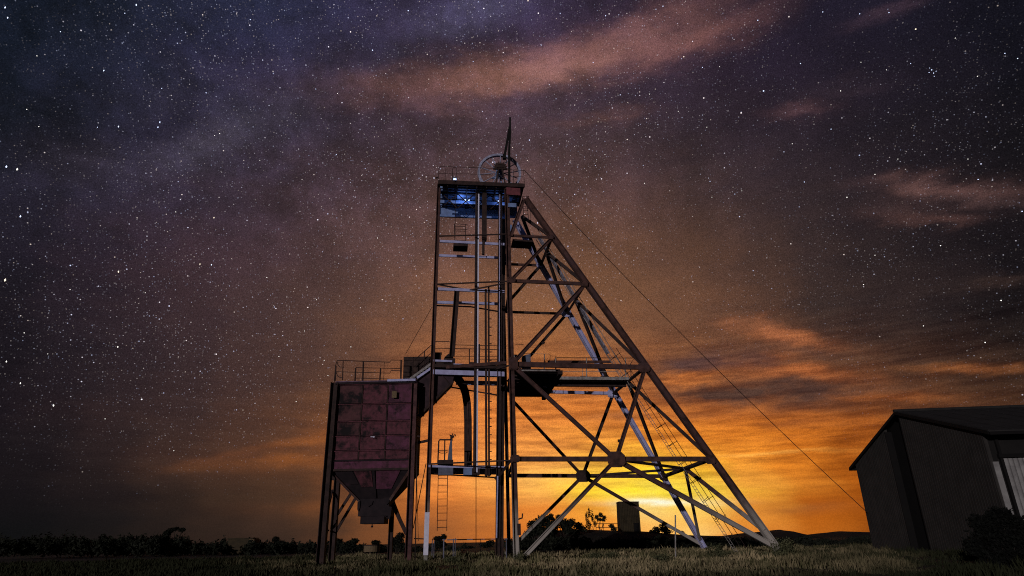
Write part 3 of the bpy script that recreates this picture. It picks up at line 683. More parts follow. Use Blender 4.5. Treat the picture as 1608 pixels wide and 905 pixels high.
# lower platform
lp0, lp1 = A1(673, 731), A1(790, 731); zl = (lp0.z+lp1.z)/2-.05; lp0.z = lp1.z = zl
b = MB(); b.box(lp0-NUP*.05, lp1-lp0, -NUP*2.2, wz*.05); lplat = b.build('lower_platform', RUSTD, HF)
for x_, w_, m_ in ((688, .85, CAB), (728, .5, BLUE), (741, .45, RUSTD), (762, .35, RUSTD)):
    b = MB(); b.box(A1(x_, 746), wx*w_, -NUP*.5, wz*.46); b.build('bracket_box', m_, lplat)
b = MB(); b.tube([A1(687.5, 728), A1(689, 693), A1(690.5, 690.8), A1(707, 690.8)], .045, 6); b.build('gate_rail', RUSTD, lplat)
b = MB(); b.tube([A1(698.5, 691), A1(698, 727)], .04, 6); b.build('gate_rail', RUSTD, lplat)
b = MB(); b.tube([A1(688.8, 708), A1(703, 708)], .02, 5); b.tube([A1(689, 710), A1(692, 711.8), A1(700, 711.8), A1(703, 710)], .02, 5); b.build('gate_rail', RUSTD, lplat)
b = MB(); b.box(A1(687, 730)+NUP*.1, wx*.9, -NUP*.4, wz*.26); b.build('gate_plinth', RUSTD, lplat)
b = MB(); b.prism([A1(702, 729), A1(710.5, 729), A1(710, 692), A1(708, 688), A1(705.5, 700)], -NUP*.25)
vc = fixn(b.build('lever_column', CAB, lplat))
b = MB(); b.box(A1(707, 692), wx*.14, -NUP*.2, wz*.32); b.tube([A1(707, 685), A1(706.3, 682.5)], .03, 5); b.tube([A1(710.5, 684), A1(711, 681)], .035, 5)
b.tube([A1(711, 686), A1(714.5, 682.5), A1(715.7, 683.5), A1(715.2, 685.5)], .03, 5); b.tube([A1(709, 688), A1(713.5, 686)], .04, 5); b.build('lever_head', RUSTD, vc)
ladder(A1(694, 834), A1(695.5, 746), .53, wx, 8, r=.017)
memb('strut', pt(654, 696, S1), A1(672.5, 692), .14, RUSTD, 'b')
b = MB(); b.tube([A1(669, 728), A1(649, 830)], .025, 5); b.build('stay_wire', ROPE, HF)
b = MB(); b.tube([A1(678, 483), A1(637, 556)], .016, 4); b.build('stay_wire', ROPE, HF)
b = MB(); b.tube([A1(653, 700), A1(657, 850)], .014, 4); b.build('stay_wire', ROPE, HF)
b = MB(); b.tube([A1(650, 846), A1(668, 846.5)], .03, 5); b.build('tie_rod', RUSTD, HF)
# sloping ladderway in the back plane, with side rails, plus lit cable trough above
la, lb = Mm(1156, 866), Mm(853, 386)
sd = Vector((.0, 1, 0)); across = (RN[3]-FN[3]).normalized()
la2 = Mm(1157, 868); lb2 = Mm(955, 556)
LW = ladder(la2, lb2, .42, across, 64, r=.014, m=GREYS, name='inclined_ladder')
upn = (lb2-la2).cross(across).normalized(); 
if upn.z < 0: upn = -upn
for s in (-1, 1):
    b = MB(); b.tube([la2+across*s*.4+upn*.55, lb2+across*s*.4+upn*.55], .02, 5); b.build('handrail', RUSTD, LW)
for k in range(11):
    p = la2+(lb2-la2)*((k+.7)/11)
    for s in (-1, 1): b = MB(); b.tube([p+across*s*.22, p+across*s*.4+upn*.6], .02, 5); b.build('rail_post', RUSTD, LW)
b = MB(); b.bar(Mm(955, 556), Mm(846, 372), .46, .10, upn); tr = b.build('cable_trough', TROUGH, HF)
for s in (-.5, .5):
    b = MB(); b.tube([Mm(985, 600)+across*s*1.3, Mm(838, 360)+across*s*1.3], .025, 5); b.build('trough_rail', GREYS, HF)
# winding gear details on legs
b = MB(); b.tube([F(813, 816)-NUP*.0, F(820, 813.5), F(820.5, 806.5)], .04, 6); b.build('hook', RUSTD, HF)
b = MB(); b.box(F(812.5, 841)-NUP*.05, wx*.17, NUP*.2, wz*.58); b.build('switch_box', RUSTD, HF)
b = MB(); b.tube([pt(852, 537, (42, S_, 0)), pt(854, 540, (42, S_, 0))], .12, 8); b.build('bracket', RUSTD, HF)
b = MB(); b.box(F(970, 695), wx*.14, NUP*.1, wz*.16); b.build('bracket', RUSTD, HF)
for q_, s_ in ((down(pB0, pB1), .9), (down(rk0, rk1), 1.1), (down(rr0, rr1), 1.1), (down(pD0, pD1), .8)):
    b = MB(); b.box(q_-Vector((s_/2, s_/2, .2)), (s_, 0, 0), (0, s_, 0), (0, 0, .38)); b.build('footing', CONC, HF)

# things standing on the platforms
fl = root('floodlight', d_(714, 284), 'small blue-white floodlight switched on at the top platform rail', 'floodlight')
b = MB(); p = d_(710.8, 285)+NUP*.1; b.box(p, wx*.29, -NUP*.16, wz*.30); b.build('housing', CAB, fl)
b = MB(); b.box(p+NUP*.012+wx*.05+wz*.06, wx*.19, -NUP*.01, wz*.10); b.build('lens', emit('lit_flood_lens', (.5, .6, 1.0), 3.0), fl)
b = MB(); b.tube([p+wx*.145-wz*.08, p+wx*.145], .04, 6); b.build('bracket', RUSTD, fl)
ecb = root('electrical_cabinet', F(831, 571), 'slate grey steel cabinet on the middle platform beside the near leg', 'cabinet')
p = F(825, 572)-NUP*1.2; cw = (F(837, 572)-F(825, 572))
b = MB(); b.prism([p, p+cw*1.1, p+cw*1.1+wz*.98, p+wz*.84], -NUP*.5); fixn(b.build('cabinet_body', CAB, ecb))
b = MB(); b.box(p+NUP*.01+wx*.03+wz*.42, cw*1.02, -NUP*.01, wz*.03); b.box(p+NUP*.02+wx*.03+wz*.05, wx*.03, -NUP*.02, wz*.75); b.build('door_seam', RUSTD, ecb)
dr = root('drum', F(813, 560), 'small pale metal drum on the middle platform left of the grey cabinet', 'drum')
p = F(812.5, 572)-NUP*1.0
b = MB(); b.tube([p+wz*.05, p+wz*.78], .15, 14); fixn(b.build('drum_body', GREYS, dr))
b = MB(); b.tube([p+wz*.78, p+wz*.84], .12, 14); fixn(b.build('drum_lid', RUSTD, dr)); b = MB(); b.tube([p+wz*.4, p+wz*.43], .157, 14); fixn(b.build('drum_band', RUSTD, dr))
wbx = root('winch_box', A1(687, 566), 'small dark box on the raised left end of the middle platform', 'box')
p = A1(682, 565); b = MB(); b.box(p-NUP*.3, wx*.42, -NUP*.4, wz*.5); b.build('box_body', RUSTD, wbx)
b = MB(); b.box(p-NUP*.26+wz*.5-wx*.03, wx*.48, -NUP*.48, wz*.04); b.build('box_lid', RUSTD, wbx)

# ---------------------------------------------------------------- ore bin
HP = (37.2, 0, 0); HR = (40.8, 0, 0)
def H(x, y): return pt(x, y, HP)
def H2(x, y): return pt(x, y, HR)
bin_ = root('ore_bin', ptz(570, 874, 0), 'large maroon rusty steel ore bin on legs with a funnel outlet', 'ore bin')
tl, trr = H(526, 603), H(655.5, 603.5); zt_ = (tl.z+trr.z)/2; tl.z = trr.z = zt_
bl, br_ = H(517.5, 733), H(645.5, 742); zb_ = (bl.z+br_.z)/2; bl.z = br_.z = zb_
D3 = Vector((0, 3.5, 0))
bw = MB(); bw.box(bl+Vector((.05, .06, 0)), (br_-bl)-Vector((.1, 0, 0)), D3, Vector((0, 0, zt_-zb_))); 
bx0, bx1 = bl.x, br_.x
b = MB(); b.box((bx0+.06, 37.28, zb_), (bx1-bx0-.12, 0, 0), (0, 3.4, 0), (0, 0, zt_-zb_)); body = b.build('bin_body', BLACKR, bin_)
Wd = bx1-bx0; Hh = zt_-zb_
rows_ = [0, .105, .215, .385, .555, .76, 1.0]; cols_ = [0, .345, .675, 1.0]
cols_ = [0, .34, .672, 1.0]
for r_ in range(1, 6):
    for c_ in range(3):
        if r_ == 1 and c_ == 3: continue
        z0 = zb_+Hh*rows_[r_]+.05; z1 = zb_+Hh*rows_[r_+1]-.05
        x0 = bx0+.06+(Wd-.12)*cols_[c_]+.05; x1 = bx0+.06+(Wd-.12)*cols_[c_+1]-.05
        m_ = BRPLATE if c_ == 0 else (MAROON2 if c_ == 2 else MAROON)
        m_ = {(1, 2): MAROON, (3, 2): MAROON, (1, 0): MAROON, (2, 0): MAROON}.get((r_, c_), m_)
        b = MB(); nn = 4
        # gently buckled plate
        dp = random.uniform(.03, .08)
        for j in range(nn+1):
            for i in range(nn+1):
                u, v = i/nn, j/nn; b.v.append(Vector((x0+(x1-x0)*u, 37.272-.012+dp*math.sin(math.pi*u)*math.sin(math.pi*v)*random.uniform(.6, 1)-.05, z0+(z1-z0)*v)))
        for j in range(nn):
            for i in range(nn): a_ = j*(nn+1)+i; b.f.append((a_, a_+1, a_+nn+2, a_+nn+1))
        bb_ = len(b.v); b.v += [Vector((x0, 37.275, z0)), Vector((x1, 37.275, z0)), Vector((x1, 37.275, z1)), Vector((x0, 37.275, z1))]
        b.f += [(bb_, bb_+1, nn, 0), (bb_+2, bb_+3, (nn+1)*nn, (nn+1)*(nn+1)-1), (bb_+1, bb_+2, (nn+1)*(nn+1)-1, nn), (bb_+3, bb_, 0, (nn+1)*nn)]
        fixn(b.build('plate', m_, body, smooth=False))
for k, r_ in enumerate(rows_[1:]):
    z = zb_+Hh*r_; b = MB(); b.box((bx0+.03, 37.14, z-.045), (Wd-.06, 0, 0), (0, .13, 0), (0, 0, .05)); b.build('stiffener', MAROON if k else BLACKR, body)
for c_ in cols_[1:3]:
    x = bx0+.06+(Wd-.12)*c_; b = MB(); b.box((x-.025, 37.17, zb_+Hh*.11), (.05, 0, 0), (0, .10, 0), (0, 0, Hh*.885)); b.build('stiffener', RUSTD, body)
b = MB(); b.box((bx0+.06, 37.21, zb_+Hh*.012), (Wd-.12, 0, 0), (0, .06, 0), (0, 0, Hh*.085)); b.build('bottom_band', MAROON2, body)
# right side plates
for r_ in range(1, 6):
    z0 = zb_+Hh*rows_[r_]+.04; z1 = zb_+Hh*rows_[r_+1]-.04
    b = MB(); b.box((bx1-.06, 37.4, z0), (.03, 0, 0), (0, 3.1, 0), (0, 0, z1-z0)); b.build('plate', MAROON, body)
# rim / roof edge
b = MB(); b.box((bx0-.02, 37.05, zt_), (Wd+.1, 0, 0), (0, 3.8, 0), (0, 0, .10)); roof = b.build('roof', BLACKR, bin_)
b = MB(); b.box((bx0-.02, 37.0, zt_+.10), (Wd*.66, 0, 0), (0, .3, 0), (0, 0, .07)); b.build('kerb', mat('violet_grey_edge', (.22, .14, .2), (.12, .08, .1), scale=4), roof)
b = MB(); b.box((bx0+Wd*.66, 36.95, zt_+.08), (Wd*.36, 0, 0), (0, 1.2, 0), (0, 0, .14)); b.build('landing', PALE, roof)
b = MB(); b.box(H(616, 626)-Vector((0, .20, 0)), H(623.5, 626)-H(616, 626), (0, .05, 0), (0, 0, .40)); b.build('notice_plate', SIGNM, body)
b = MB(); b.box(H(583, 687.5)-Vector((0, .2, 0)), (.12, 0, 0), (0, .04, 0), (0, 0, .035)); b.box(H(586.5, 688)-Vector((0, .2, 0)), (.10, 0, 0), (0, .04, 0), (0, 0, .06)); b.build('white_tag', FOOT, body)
# funnel
def frus(b, lo, hi):
    i = len(b.v); b.v += [Vector(p) for p in lo+hi]
    b.f += [(i, i+1, i+5, i+4), (i+1, i+2, i+6, i+5), (i+2, i+3, i+7, i+6), (i+3, i, i+4, i+7), (i+3, i+2, i+1, i), (i+4, i+5, i+6, i+7)]
o1, o2 = H(559, 780), H(603, 788); fz = (o1.z+o2.z)/2
ox0, ox1 = o1.x-.05, o2.x+.1
hi = [(bx0+.04, 37.25, zb_), (bx1-.04, 37.25, zb_), (bx1-.04, 40.7, zb_), (bx0+.04, 40.7, zb_)]
lo = [(ox0, 38.3, fz), (ox1, 38.3, fz), (ox1, 39.7, fz), (ox0, 39.7, fz)]
b = MB(); frus(b, lo, hi); fun = fixn(b.build('funnel', BLACKR, bin_))
lo_, hi_ = [Vector(p) for p in lo], [Vector(p) for p in hi]
fn_ = (hi_[1]-hi_[0]).cross(lo_[0]-hi_[0]).normalized()
if fn_.y > 0: fn_ = -fn_
def fpt(u, v): return hi_[0].lerp(hi_[1], u).lerp(lo_[0].lerp(lo_[1], u), v)
for (u0, u1, v0, v1, m_) in ((.12, .27, .04, .45, BLACKR), (.29, .51, .04, .55, MAROON), (.57, .88, .04, .62, MAROON2)):
    b = MB(); b.prism([fpt(u0, v0)+fn_*.01, fpt(u1, v0)+fn_*.01, fpt(u1, v1)+fn_*.01, fpt(u0, v1)+fn_*.01], fn_*.03); fixn(b.build('plate', m_, fun))
b = MB(); b.bar(fpt(.54, .0)+fn_*.05, fpt(.54, .9)+fn_*.05, .12, .06, fn_); b.build('stiffener', BLACKR, fun)
for u in (0, 1): b = MB(); b.bar(fpt(u, 0)+fn_*.05, fpt(u, 1)+fn_*.05, .13, .08, fn_); b.build('edge_angle', RUST, fun)
b = MB(); b.bar(fpt(0, .0), fpt(1, .0), .12, .16, NUP); b.build('edge_angle', RUSTD, fun)
q_ = H(560.5, 824.5); dz = q_.z+.08
b = MB(); b.box((ox0-.02, 38.25, fz-.85), (ox1-ox0+.0, 0, 0), (0, 1.5, 0), (0, 0, .95)); b.build('outlet_box', BLACKR, bin_)
b = MB(); b.box((ox0+.12, 38.3, dz), (ox1-ox0-.38, 0, 0), (0, 1.3, 0), (0, 0, fz-.85-dz)); ob = b.build('outlet_gate', BLACKR, bin_)
b = MB(); b.prism([(ox1-.28, 38.3, fz-.9), (ox1-.02, 38.3, fz-.9), (ox1-.03, 38.3, dz+.38), (ox1-.1, 38.3, dz+.2), (ox1-.18, 38.3, dz+.4)], (0, .1, 0)); fixn(b.build('torn_plate', BLACKR, bin_))
for (xx, zz_, ww, hh_, rr0_) in ((ox0-.08, fz-.1, .16, .5, .2), (ox1-.06, fz-.35, .22, .75, -.1), (ox0+.3, fz-.05, .5, .3, 0), (ox1-.3, fz+.1, .34, .36, .1)):
    b = MB(); b.prism([(xx, 38.18, zz_), (xx+ww, 38.18, zz_+rr0_*.3), (xx+ww*.9, 38.18, zz_-hh_*.6), (xx+ww*.5, 38.18, zz_-hh_), (xx+ww*.1, 38.18, zz_-hh_*.75)], (0, .1, 0)); fixn(b.build('wear_plate', BLACKR, fun))
b = MB(); b.tube([((ox0+ox1)/2-.1, 38.5, dz), ((ox0+ox1)/2-.1, 38.5, dz-.12)], .03, 6); b.tube([((ox0+ox1)/2-.1, 38.5, dz-.1), ((ox0+ox1)/2-.1, 38.5, dz-.2)], .07, 8); b.build('drain_plug', BLACKR, ob)
# legs
def hleg(p, q, w_, m_=RUST, plane=None):
    b = MB(); b.hbeam(p, down(p, q), w_, w_); b.build('leg', m_, bin_)
hl, hr_, rl, rr_ = H(526.3, 601), H(651.5, 602), H2(534, 700), H2(618, 752)
hleg(hl, H(504, 875), .42, RUSTD); hleg(hr_, H(641, 878), .34, RUSTB); hleg(rl, H2(521, 875), .34, RUSTD); hleg(rr_, H2(612, 872), .26, RUSTD)
for p, q, w_ in ((H2(553, 772), H2(530, 808), .16), (H2(558, 783), H2(526, 838), .16), (H2(606, 770), H(638, 838), .20), (H2(618, 786), H(637, 836), .08),
                 (H(512, 745), H2(513, 838), .12), (H2(522, 770), H(506, 838), .10), (H2(513, 748), H2(530, 752), .3)):
    b = MB(); b.bar(p, q, w_, .1); b.build('diagonal_brace', RUSTD, bin_)
b = MB(); b.bar(H(505, 836), H2(516, 833), .08); b.build('strut', RUSTD, bin_)
b = MB(); b.bar(H(655, 685), H(659.5, 686), .09); b.build('bracket', RUSTD, bin_)
b = MB(); b.tube([H(655, 690), H(655, 700), H(652, 880)], .03, 5); b.build('conduit', RUSTD, bin_)
# roof rails
hz = zt_+.1
rail(roof, [H(524.5, 601), H(527, 574), H(529.5, 566), H(570, 567.6), H(612.5, 569), H(614, 565.6), H(631, 566), H(630, 600)], .026)
rail(roof, [H(527, 584), H(570, 585), H(612.5, 586.3), H(614, 582), H(630, 582.5)], .022)
rail(roof, [H(529, 567), H(531, 574), H(534, 576.5), H(540, 577)], .022); rail(roof, [H(528, 585), H(530.5, 591), H(534, 593), H(539, 593.5)], .022)
rail(roof, [H2(558, 598), H2(559, 577.5), H2(630, 579)], .024); rail(roof, [H2(559, 594), H2(612, 595.3)], .02)
for (f_, x_, ya_, yb_, r_) in ((H, 527.5, 598, 575, .04), (H, 538.8, 597, 567.5, .03), (H, 570.5, 601, 568, .05), (H2, 558.5, 598, 578, .05), (H2, 597.5, 598, 579, .05), (H, 603.5, 600, 569, .014), (H, 629.5, 600, 566, .03)):
    post(roof, f_(x_-1.2, ya_), f_(x_, yb_), r_)
SMALL = {'debris'}

# ---------------------------------------------------------------- winder shed
EH = 5.2
c1 = ptz(1540, 675, EH); c2 = ptz(1343, 729, EH)
gd = Vector((c2.x-c1.x, c2.y-c1.y, 0)); GL = gd.length; gd.normalize(); fd = Vector((gd.y, -gd.x, 0))    # along the gable, along the front
shed = root('winder_shed', Vector((c1.x, c1.y, 0)), 'big dark gabled iron shed at the right with a pale ribbed door', 'shed')
rise = 2.05; SL = 26.0
a0 = Vector((c1.x, c1.y, -.1)); ap = a0+gd*GL/2; ap.z = EH+rise
b0s, b1s = .495*GL, .645*GL                      # tall dark recessed strip in the gable
def gtop(u): return EH+rise*(1-abs(u-GL/2)/(GL/2))
def gpanel(u0, u1, z0=None, inset=0.0, m=SHEDW, name='wall_panel', par=None, th=.12):
    z0 = -.1 if z0 is None else z0
    us = [u0]+([GL/2] if u0 < GL/2 < u1 else [])+[u1]
    poly = [Vector((c1.x, c1.y, z0))+gd*u0, Vector((c1.x, c1.y, z0))+gd*u1]+[Vector((c1.x, c1.y, gtop(u)))+gd*u for u in reversed(us)]
    b = MB(); b.prism([p+fd*inset for p in poly], fd*th); return fixn(b.build(name, m, par or shed))
w_ = 0.0
segs = [i*1.02 for i in range(int(b0s/1.02)+1)]+[b0s]
wg = gpanel(0, b0s, inset=.03, name='gable_wall'); wg2 = gpanel(b1s, GL, inset=.03, name='gable_wall')
for (s0, s1, wl) in ((0, b0s, wg), (b1s, GL, wg2)):
    n_ = max(1, round((s1-s0)/.9))
    for k in range(n_):
        u0 = s0+(s1-s0)*k/n_; u1 = s0+(s1-s0)*(k+1)/n_
        sh_ = gpanel(u0+.008, u1-.008, inset=.0, name='sheet', par=wl, th=.028)
        for q in range(4):
            u = u0+(u1-u0)*(q+.5)/4; b = MB(); b.box(Vector((c1.x, c1.y, -.1))+gd*u-fd*.012, gd*.05, fd*.013, wz*(gtop(u)+.05)); b.build('rib', SHEDW, wl)
gpanel(b0s, b1s, inset=.35, m=SHEDD, name='gable_dark_strip', th=.08)
for u in (b0s, b1s-.06):
    b = MB(); b.box(Vector((c1.x, c1.y, -.1))+gd*u+fd*-.02, gd*.06, fd*.4, wz*(gtop(u)-.1)); b.build('strip_edge', SHEDD, shed)
# front wall along fd from c1
f0 = Vector((c1.x, c1.y, -.1)); nf = -gd                      # outward to the camera
b = MB(); b.box(f0+gd*.03+fd*.02, fd*SL, gd*.1, wz*(EH+.02)); fw = b.build('front_wall', FRONTW, shed)
for k in range(2): pass
b = MB(); b.box(f0+fd*.10-gd*.03, fd*.24, gd*.05, wz*3.9+Vector((0, 0, .0))); b.build('corner_strip', SHEETL, shed)
b = MB(); b.box(f0+fd*.42-gd*.10+wz*.1, fd*.12, gd*.12, wz*4.9); b.build('door_post', SHEDD, shed)
dw = bpy.data.objects.new('sliding_door', None); C.objects.link(dw); dw.parent = shed; dw['_org'] = shed['_org']
sheet0 = MB(); x0_ = .56
shs = None
for k in range(18):
    o_ = f0+fd*(x0_+k*.2)-gd*.06
    if shs is None:
        b = MB(); b.prism([o_, o_+fd*.07-gd*.04, o_+fd*.12-gd*.04, o_+fd*.185, o_+fd*.185+gd*.03, o_+gd*.03], wz*4.02); shs = fixn(b.build('door_sheet', SHEETL, dw))
    else:
        c_ = shs.copy(); C.objects.link(c_); c_.parent = dw; c_.location = fd*(k*.2)
b = MB(); b.box(f0+fd*.36-gd*.16+wz*4.05, fd*6.2, gd*.14, wz*.16); b.build('door_track', SHEDD, shed)
b = MB(); b.box(f0+fd*.2-gd*.5+wz*(EH-.06), fd*SL, gd*.52, wz*.05); b.build('soffit', SHEDD, shed)
# roof: two sheeted slopes with overhang, built from lapped sheets
for sgn in (0, 1):
    e = a0 if sgn == 0 else a0+gd*GL; e = Vector((e.x, e.y, EH)); apx = Vector((ap.x, ap.y, EH+rise)); sl = (e-apx); L_ = sl.length; sl.normalize()
    nrm = Vector((0, 0, 1)); 
    b = MB(); o_ = apx-fd*.14; b.box(o_+wz*.02, sl*(L_+.75), fd*(SL+.5), wz*.05); rs = fixn(b.build('roof', SHEDR, shed))
    for k in range(26):
        b = MB(); q_ = o_+fd*(.05+k*1.0)+wz*.07; b.box(q_, sl*(L_+.7), fd*.06, wz*.03); b.build('roof_rib', SHEDR, rs)
    b = MB(); b.box(o_-fd*.03-wz*.10, sl*(L_+.75), fd*.05, wz*.16); b.build('barge_board', SHEDD, rs)
    b = MB(); b.box(o_+sl*(L_+.73)-wz*.1, fd*(SL+.5), sl*.12, wz*.12); b.build('gutter', SHEDD, rs)
b = MB(); b.tube([ap-fd*.18+wz*.1, ap+fd*SL+wz*.1], .1, 8); b.build('ridge_cap', SHEDR, shed)
# winding rope, wheel to shed
pw = pt(823.5, 268, (39.4, S_, 0)); u_e = None
# intersection of the view of the rope's end with the gable
dre = ray(1364, 807); nrm = fd; tt = (Vector((c1.x, c1.y, 0))-ORG).dot(nrm)/dre.dot(nrm); pe = ORG+dre*tt
pts = []
for k in range(41):
    t = k/40; p = pw.lerp(pe, t); p.z -= 4*t*(1-t)*.55; pts.append(p)
b = MB(); b.tube([wp(math.pi*.55, wr+.02)]+[wp(a, wr+.03) for a in (1.4, 1.1, .8, .5, .2)]+pts, .022, 5); tag(b.build('winding_rope', ROPE), 'thin black wire rope sloping from the sheave wheel down to the shed', 'rope')

# ---------------------------------------------------------------- small buildings and posts
TY = 86
tb = root('corrugated_tank', Vector((xat(989, TY), TY, 1.2)), 'dark square iron tank hut on the mound against the glow', 'tank')
p0, p1, p2, p3 = (pt(x, y, (TY, 0, 0)) for x, y in ((975, 842), (1007, 842), (1003, 789), (972.5, 789)))
b = MB(); D_ = Vector((0, 2.6, 0)); frus(b, [tuple(p0), tuple(p1), tuple(p1+D_), tuple(p0+D_)], [tuple(p3), tuple(p2), tuple(p2+D_), tuple(p3+D_)]); tbb = fixn(b.build('tank_wall', HUTW, tb))
for k in range(12):
    u = (k+.5)/12; b = MB(); b.bar(p0.lerp(p1, u)-Vector((0, .02, 0)), p3.lerp(p2, u)-Vector((0, .02, 0)), .09, .07); b.build('corrugation', HUTW, tbb)
b = MB(); b.box(p3-Vector((.06, .08, 0)), (p2-p3)+Vector((.12, 0, 0)), (0, 2.8, 0), (0, 0, .1)); b.build('rim', RUSTD, tb)
q_ = pt(996, 836, (TY, 0, 0)); b = MB(); b.box(q_-Vector((0, .12, 0)), (.6, 0, 0), (0, .1, 0), (0, 0, 1.1)); b.build('door', SHEDD, tb)
# little ruined hut far left
HY2 = 92
hut = root('ruined_hut', Vector((xat(377, HY2), HY2, 0)), 'small pale roofless hut among the scrub left of the bin', 'hut')
p0, p1 = pt(356, 866, (HY2, 0, 0)), pt(397, 866, (HY2, 0, 0)); zt2 = zat(377, 846.5, HY2); p0.z = p1.z = 0
b = MB(); b.box(p0, (p1-p0)*.8, (0, .2, 0), (0, 0, zt2)); b.build('wall', HUTW, hut)
b = MB(); b.box(p0+(p1-p0)*.8+Vector((.004, 0, 0)), (p1-p0)*.2, (0, 2, 0), (0, 0, zt2-.05)); b.build('wall', mat('lit_hut_side', (.16, .105, .055), (.1, .07, .04), scale=3), hut)  # light on the hut's end put into a paler colour
b = MB(); b.box(p0+Vector((-.1, -.1, zt2+.003)), (p1-p0)*.98, (0, 2.3, 0), (0, 0, .12)); b.build('roof', HUTW, hut)
cv2 = root('water_tank', Vector((xat(583, 60), 60, 0)), 'small dull yellow tank standing in scrub behind the ore bin', 'tank')
p0, p1 = pt(571, 868, (60, 0, 0)), pt(596, 868, (60, 0, 0)); p0.z = p1.z = .35
b = MB(); c_ = (p0+p1)/2; r_ = (p1-p0).length/2; hgt = zat(583, 856, 60)-.35; hgt = max(.5, hgt)
b.tube([c_, c_+wz*hgt], r_, 20); fixn(b.build('tank_shell', SIGNM, cv2))
b = MB(); b.tube([c_+wz*(hgt-.06), c_+wz*(hgt+.02)], r_*1.03, 20)
for k in range(4): b.bar(c_+Vector((math.cos(k*1.57)*r_*.8, math.sin(k*1.57)*r_*.8, -.4)), c_+Vector((math.cos(k*1.57)*r_*.8, math.sin(k*1.57)*r_*.8, 0)), .1)
b.build('tank_stand', RUSTD, cv2)
# marker post
pp = pt(1060, 874, (33, 0, 0)); pq = pt(1060.5, 809, (33, 0, 0))
b = MB(); b.tube([Vector((pp.x, 33, -.1)), pq], .035, 6); tag(b.build('marker_post', GREYS), 'thin grey upright pole standing in grass between the back legs', 'post')
# pipe fence round the shaft
fen = root('pipe_fence', ptz(740, 868, 0), 'low galvanised pipe fence around the shaft collar behind the tower legs', 'fence')
FE = (43.5, 0, 0)
def fp(x, y): return pt(x, y, FE)
for x_, yt, r_ in ((679, 846, .035), (682, 846, .03), (697, 847, .06), (712, 846, .04), (715, 845, .03), (795, 846, .04), (755, 847, .03), (781, 847, .035)):
    p = fp(x_, yt); b = MB(); b.tube([Vector((p.x, p.y, -.1)), p], r_*.8, 6); b.build('fence_post', PIPE, fen)
b = MB(); b.tube([fp(680, 847), fp(700, 847.5)], .028, 6); b.build('top_rail', PIPE, fen)
b = MB(); b.tube([fp(702, 848), fp(750, 847), fp(797, 846.5)], .035, 6); b.build('top_rail', PIPE, fen)
p = fp(655.5, 848); b = MB(); b.tube([Vector((p.x, p.y-3, -.1)), Vector((p.x, p.y-3, p.z))], .055, 6); tag(b.build('steel_post', PIPE), 'short pale steel post between the ore bin and the white leg', 'post')
# rail frame on the mound
rf = root('stockyard_rail', pt(952, 836, (TY, 0, 0)), 'thin two-bar rail on the mound left of the tank hut', 'rail')
for y_ in (822.5, 828.5): b = MB(); b.tube([pt(936, y_, (TY, 0, 0)), pt(972, y_, (TY, 0, 0))], .035, 5); b.build('rail_bar', RUSTD, rf)
for x_ in (936, 948, 960): b = MB(); b.tube([pt(x_, 822, (TY, 0, 0)), pt(x_, 838, (TY, 0, 0))], .035, 5); b.build('rail_post', RUSTD, rf)

# ---------------------------------------------------------------- trees and scrub
def leafcloud(blobs, n, size, seed):
    rnd = random.Random(seed); b = MB()
    tot = sum(r[0]*r[2] for _, r in blobs)
    for c_, r in blobs:
        for _ in range(int(n*r[0]*r[2]/tot)):
            while True:
                v = Vector((rnd.uniform(-1, 1), rnd.uniform(-1, 1), rnd.uniform(-1, 1)))
                if v.length < 1: break
            v *= (.55+.5*mn.noise(v*2.3+Vector((seed, 0, 0)))+.25)
            p = Vector(c_)+Vector((v.x*r[0], v.y*r[1], v.z*r[2]))
            a = Vector((rnd.gauss(0, 1), rnd.gauss(0, 1), rnd.gauss(0, 1))).normalized(); c2_ = a.cross(Vector((rnd.gauss(0, 1), rnd.gauss(0, 1), rnd.gauss(0, 1)))).normalized()
            s = size*rnd.uniform(.5, 1.3); i = len(b.v); b.v += [p-a*s, p+c2_*s*.45, p+a*s, p-c2_*s*.45]; b.f.append((i, i+1, i+2, i+3))
    return b
def limbs(base, tips, r, seed, bend=.15):
    rnd = random.Random(seed); b = MB(); base = Vector(base)
    for t in tips:
        t = Vector(t); m1 = base.lerp(t, .4)+Vector((rnd.uniform(-1, 1), rnd.uniform(-1, 1), 0))*bend; m2 = base.lerp(t, .75)+Vector((rnd.uniform(-1, 1), rnd.uniform(-1, 1), 0))*bend
        b.tube([base, m1, m2, t], [r, r*.7, r*.45, r*.2], 6)
    return b
def tree(loc, blobs, n, size, label, seed, leaf=LEAF, name='tree', tr=.08, group=None, cat='tree'):
    t = root(name, Vector(loc), label, cat, group); L0 = Vector(loc)
    lb = leafcloud([(L0+Vector(c_), r) for c_, r in blobs], n, size, seed); lb.build('crown', leaf, t)
    limbs(L0-Vector((0, 0, .3)), [L0+Vector(c_) for c_, r in blobs], tr, seed).build('trunk', BARK, t); return t
def TX(px, py, Y): return pt(px, py, (Y, 0, 0))
def tree_px(Y, bpx, blobs, n, size, label, seed, zb=0, **k):
    loc = TX(bpx, 850, Y); loc = Vector((loc.x, Y, zb)); sc2 = None; out = []
    for (cx_, cy_, rx, ry) in blobs:
        c_ = TX(cx_, cy_, Y)-loc; s2 = (TX(cx_+10, cy_, Y)-TX(cx_, cy_, Y)).length/10; out.append((c_, (rx*s2, rx*s2*.9, ry*s2)))
    return tree(loc, out, n, size, label, seed, **k)
MZ = 1.0
tree_px(78, 842, [(838, 826, 12, 10), (852, 818, 13, 11), (832, 838, 12, 8), (848, 833, 16, 9), (862, 826, 10, 10), (856, 838, 16, 8)], 4200, .16, 'broad dark bushy tree just right of the near leg foot', 1, zb=.8, tr=.12)
